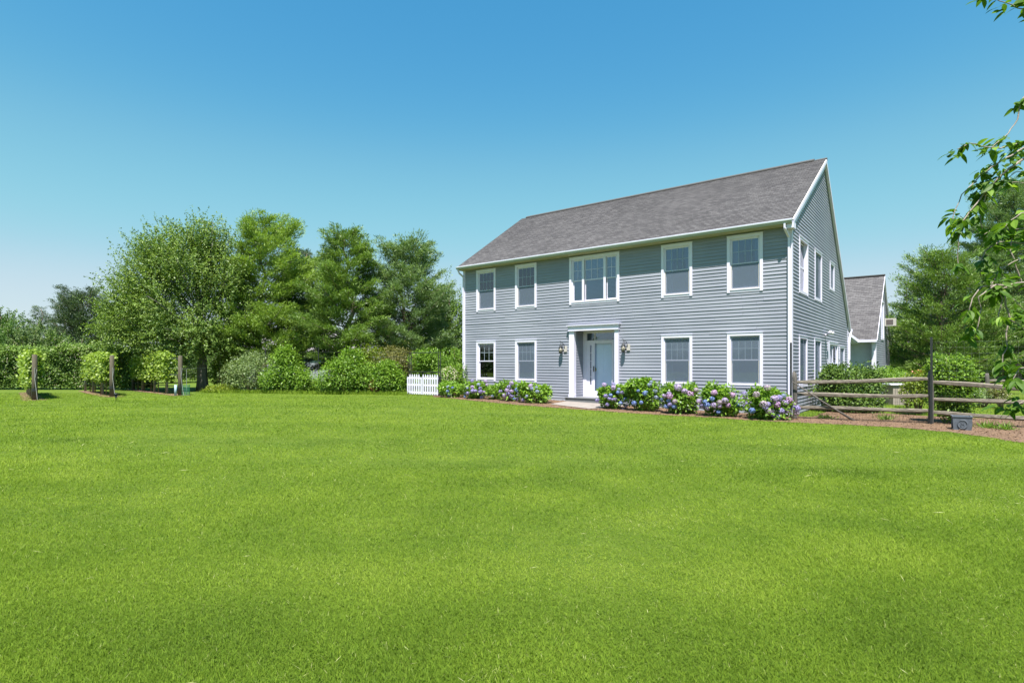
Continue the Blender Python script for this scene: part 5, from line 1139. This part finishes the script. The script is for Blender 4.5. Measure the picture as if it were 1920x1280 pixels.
# ------------------------------------------------------------------ foreground cherry branches
KS=.355
ch=thing('cherry_tree','near cherry tree with drooping leafy branches entering from the right edge','tree',gat(2420,4.9*KS)); CB=Vector(ch.location)
br=[ # pixel polylines, depth, start radius
 ([(2250,150),(2050,230),(1960,255),(1920,266),(1876,278),(1840,275),(1818,269),(1795,280)],4.5,.012),
 ([(2250,170),(2040,245),(1920,278),(1876,303),(1840,327),(1804,366),(1786,406),(1788,435)],4.7,.012),
 ([(2250,200),(2060,262),(1920,298),(1883,323),(1854,352),(1829,384),(1804,417),(1797,449),(1795,485),(1798,512)],4.6,.015),
 ([(1990,120),(1935,165),(1912,194),(1908,223),(1890,251),(1858,278)],4.6,.006),
 ([(2240,430),(2040,462),(1920,456),(1872,453),(1850,445),(1825,427),(1800,405)],4.9,.010),
 ([(1872,453),(1847,471),(1838,492),(1838,518)],4.9,.005),
 ([(2260,500),(2060,525),(1920,529),(1890,534),(1867,534),(1834,557),(1840,578),(1834,611),(1829,630)],4.4,.011),
 ([(1890,534),(1838,538),(1822,559),(1817,580),(1827,597)],4.42,.005),
 ([(1895,533),(1881,541),(1886,573),(1895,597),(1885,625),(1889,651),(1880,665),(1880,702)],4.45,.006),
 ([(2220,640),(2020,660),(1920,618),(1904,604),(1893,598)],4.4,.007),
 ([(2230,700),(2010,690),(1935,685),(1912,690),(1902,705),(1900,716)],4.0,.007),
 ([(2230,720),(2020,740),(1940,735),(1915,755),(1895,765)],4.1,.007),
 ([(2200,60),(2000,40),(1920,18),(1876,2),(1845,-12)],4.6,.006),
 ([(2220,330),(2040,345),(1940,350),(1905,340),(1885,345)],4.8,.008),
 ([(2220,390),(2040,395),(1950,395),(1915,400),(1888,420),(1880,440)],4.3,.007),
 ([(1920,540),(1905,500),(1895,470),(1900,430)],4.7,.005),
 ([(2200,590),(2040,590),(1950,570),(1920,580),(1900,560)],4.6,.007),
 ([(2200,480),(2030,480),(1940,475),(1900,490),(1872,510),(1855,540)],4.5,.006),([(2210,420),(2030,430),(1945,425),(1905,430),(1870,425),(1845,440)],4.7,.006),([(2210,300),(2040,310),(1950,318),(1905,322),(1880,340)],4.6,.005),([(1854,352),(1846,372),(1838,400),(1842,430)],4.6,.003),([(1866,534),(1880,560),(1872,590),(1876,612)],4.4,.003)]
paths=[]; LP=[];LD=[];LT=[]
for pts,dp,r0 in br:
    # start a little farther right and deeper so that the branches fan in depth
    W_=[at(x,(dp+.0006*(x-1900)*(1 if i%2 else .6))*KS,py=y)-CB for i,(x,y) in enumerate(pts)]
    fine=[]
    for a,b in zip(W_,W_[1:]):
        m=max(2,int((b-a).length/.017)); 
        for k in range(m): fine.append(a.lerp(b,k/m)+Vector(rng.normal(0,.0009,3)))
    fine.append(W_[-1]); nF=len(fine); paths.append((fine,[r0*.38*(1-i/nF)**.9+.0009 for i in range(nF)]))
    i=int(nF*.15)
    while i<nF:
        p=fine[i]; t=i/nF
        if rng.random()<.85 or i>nF-4:
            dr=(fine[min(i+1,nF-1)]-fine[max(i-1,0)]).normalized(); m=rng.integers(5,9) if i<nF-4 else 8
            spur=Vector(rdir(1)[0])*.012; 
            for _ in range(m):
                az=rng.uniform(0,6.28); dv_=Vector((math.cos(az),math.sin(az),rng.uniform(-.55,.3)))+dr*.7
                LP.append(np.array(p+spur+Vector(rng.normal(0,.007,3)))); LD.append(np.array(dv_.normalized())); LT.append(rng.normal(.45,.30))
        i+=int(rng.integers(1,4)) if t>.3 else 3
# trunk and scaffold limbs outside the frame
tubes_mesh('trunk',[([Vector((0,0,-.05)),Vector((.02,0,.5)),Vector((0,.03,1.0)),Vector((0,0,1.6)),Vector((0,.03,2.0))],[.05,.042,.035,.025,.012])],M['twig'],ch,12)
for pts,dp,r0 in br:
    if pts[0][0]>2100:
        e=at(pts[0][0],(dp+.0006*(pts[0][0]-1900)*.6)*KS,py=pts[0][1])-CB; s0=Vector((-.02,0,min(1.95,max(.6,e.z-.15)))); paths.append((bez(s0,s0.lerp(e,.5)+Vector((0,0,.12)),e,6),[.009-.001*i for i in range(6)]))
# boughs on the side away from the lawn, and leaves along the scaffold limbs
extra=[]
for q_ in range(26):
    e=np.array([rng.uniform(2.35,3.7),rng.uniform(.1,1.35),rng.uniform(1.0,2.65)]); e=Vector((e[0]*CP-e[1]*SP,e[0]*SP+e[1]*CP,e[2]))-CB
    s0=Vector((0,.01,min(1.9,max(.6,e.z*.62)))); pth=bez(s0,s0.lerp(e,.5)+Vector((0,0,.16)),e,14); extra.append(pth); paths.append((pth,[.009-.0005*i for i in range(14)]))
    for _ in range(3):
        j=int(rng.integers(5,13)); tip=pth[j]+Vector(rng.normal(0,.16,3)); pt=bez(pth[j],pth[j].lerp(tip,.5)+Vector((0,0,.03)),tip,6); extra.append(pt); paths.append((pt,[.003-.0003*i for i in range(6)]))
scaff=[p for p,r in paths if len(p)==6 and p not in extra]
for pth in extra+scaff:
    for j in range(1 if len(pth)==6 else 3,len(pth)):
        for _ in range(2):
            p=Vector(pth[j-1]).lerp(Vector(pth[j]),rng.random())
            for __ in range(int(rng.integers(3,6))):
                az=rng.uniform(0,6.28); dv_=Vector((math.cos(az),math.sin(az),rng.uniform(-.6,.3)))
                LP.append(np.array(p+Vector(rng.normal(0,.012,3)))); LD.append(np.array(dv_.normalized())); LT.append(rng.normal(.45,.30))
tubes_mesh('branch',paths,M['twig'],ch,6)
LP=np.array(LP);LD=np.array(LD);LT=np.clip(np.array(LT),0,1); k=len(LP)
Nn=nrm(rng.normal(0,.45,(k,3))+np.array([0,0,1.])); sd=nrm(np.cross(LD,Nn)); up=np.cross(sd,LD); Lg=rng.uniform(.020,.040,k)[:,None]; Wd=Lg*.48
def lp(t,w,dz): return LP+LD*Lg*t+sd*Wd*w*.5-up*Lg*dz*.28+np.array([0,0,-1.])*Lg*.16*t*t
sg=[(0,.0,0),(.12,.45,.0),(.35,.95,.02),(.6,.9,.08),(.82,.5,.2),(1.0,0,.36)]
quads=[]
for (t0,w0_,z0_),(t1,w1_,z1_) in zip(sg,sg[1:]):
    for s_ in (1,-1):
        f=-.25
        a=lp(t0,0,z0_); b=lp(t1,0,z1_); c=lp(t1,s_*w1_,z1_+f*w1_*.5); d_=lp(t0,s_*w0_,z0_+f*w0_*.5); quads.append(np.stack([a,b,c,d_] if s_>0 else [b,a,d_,c],1))
V=np.concatenate(quads); link('leaves',mesh_np('leaves',V,4,np.tile(LT,len(quads))),M['cherry'],ch)
print('faces',sum(len(m.polygons) for m in bpy.data.meshes),'leaves',k)
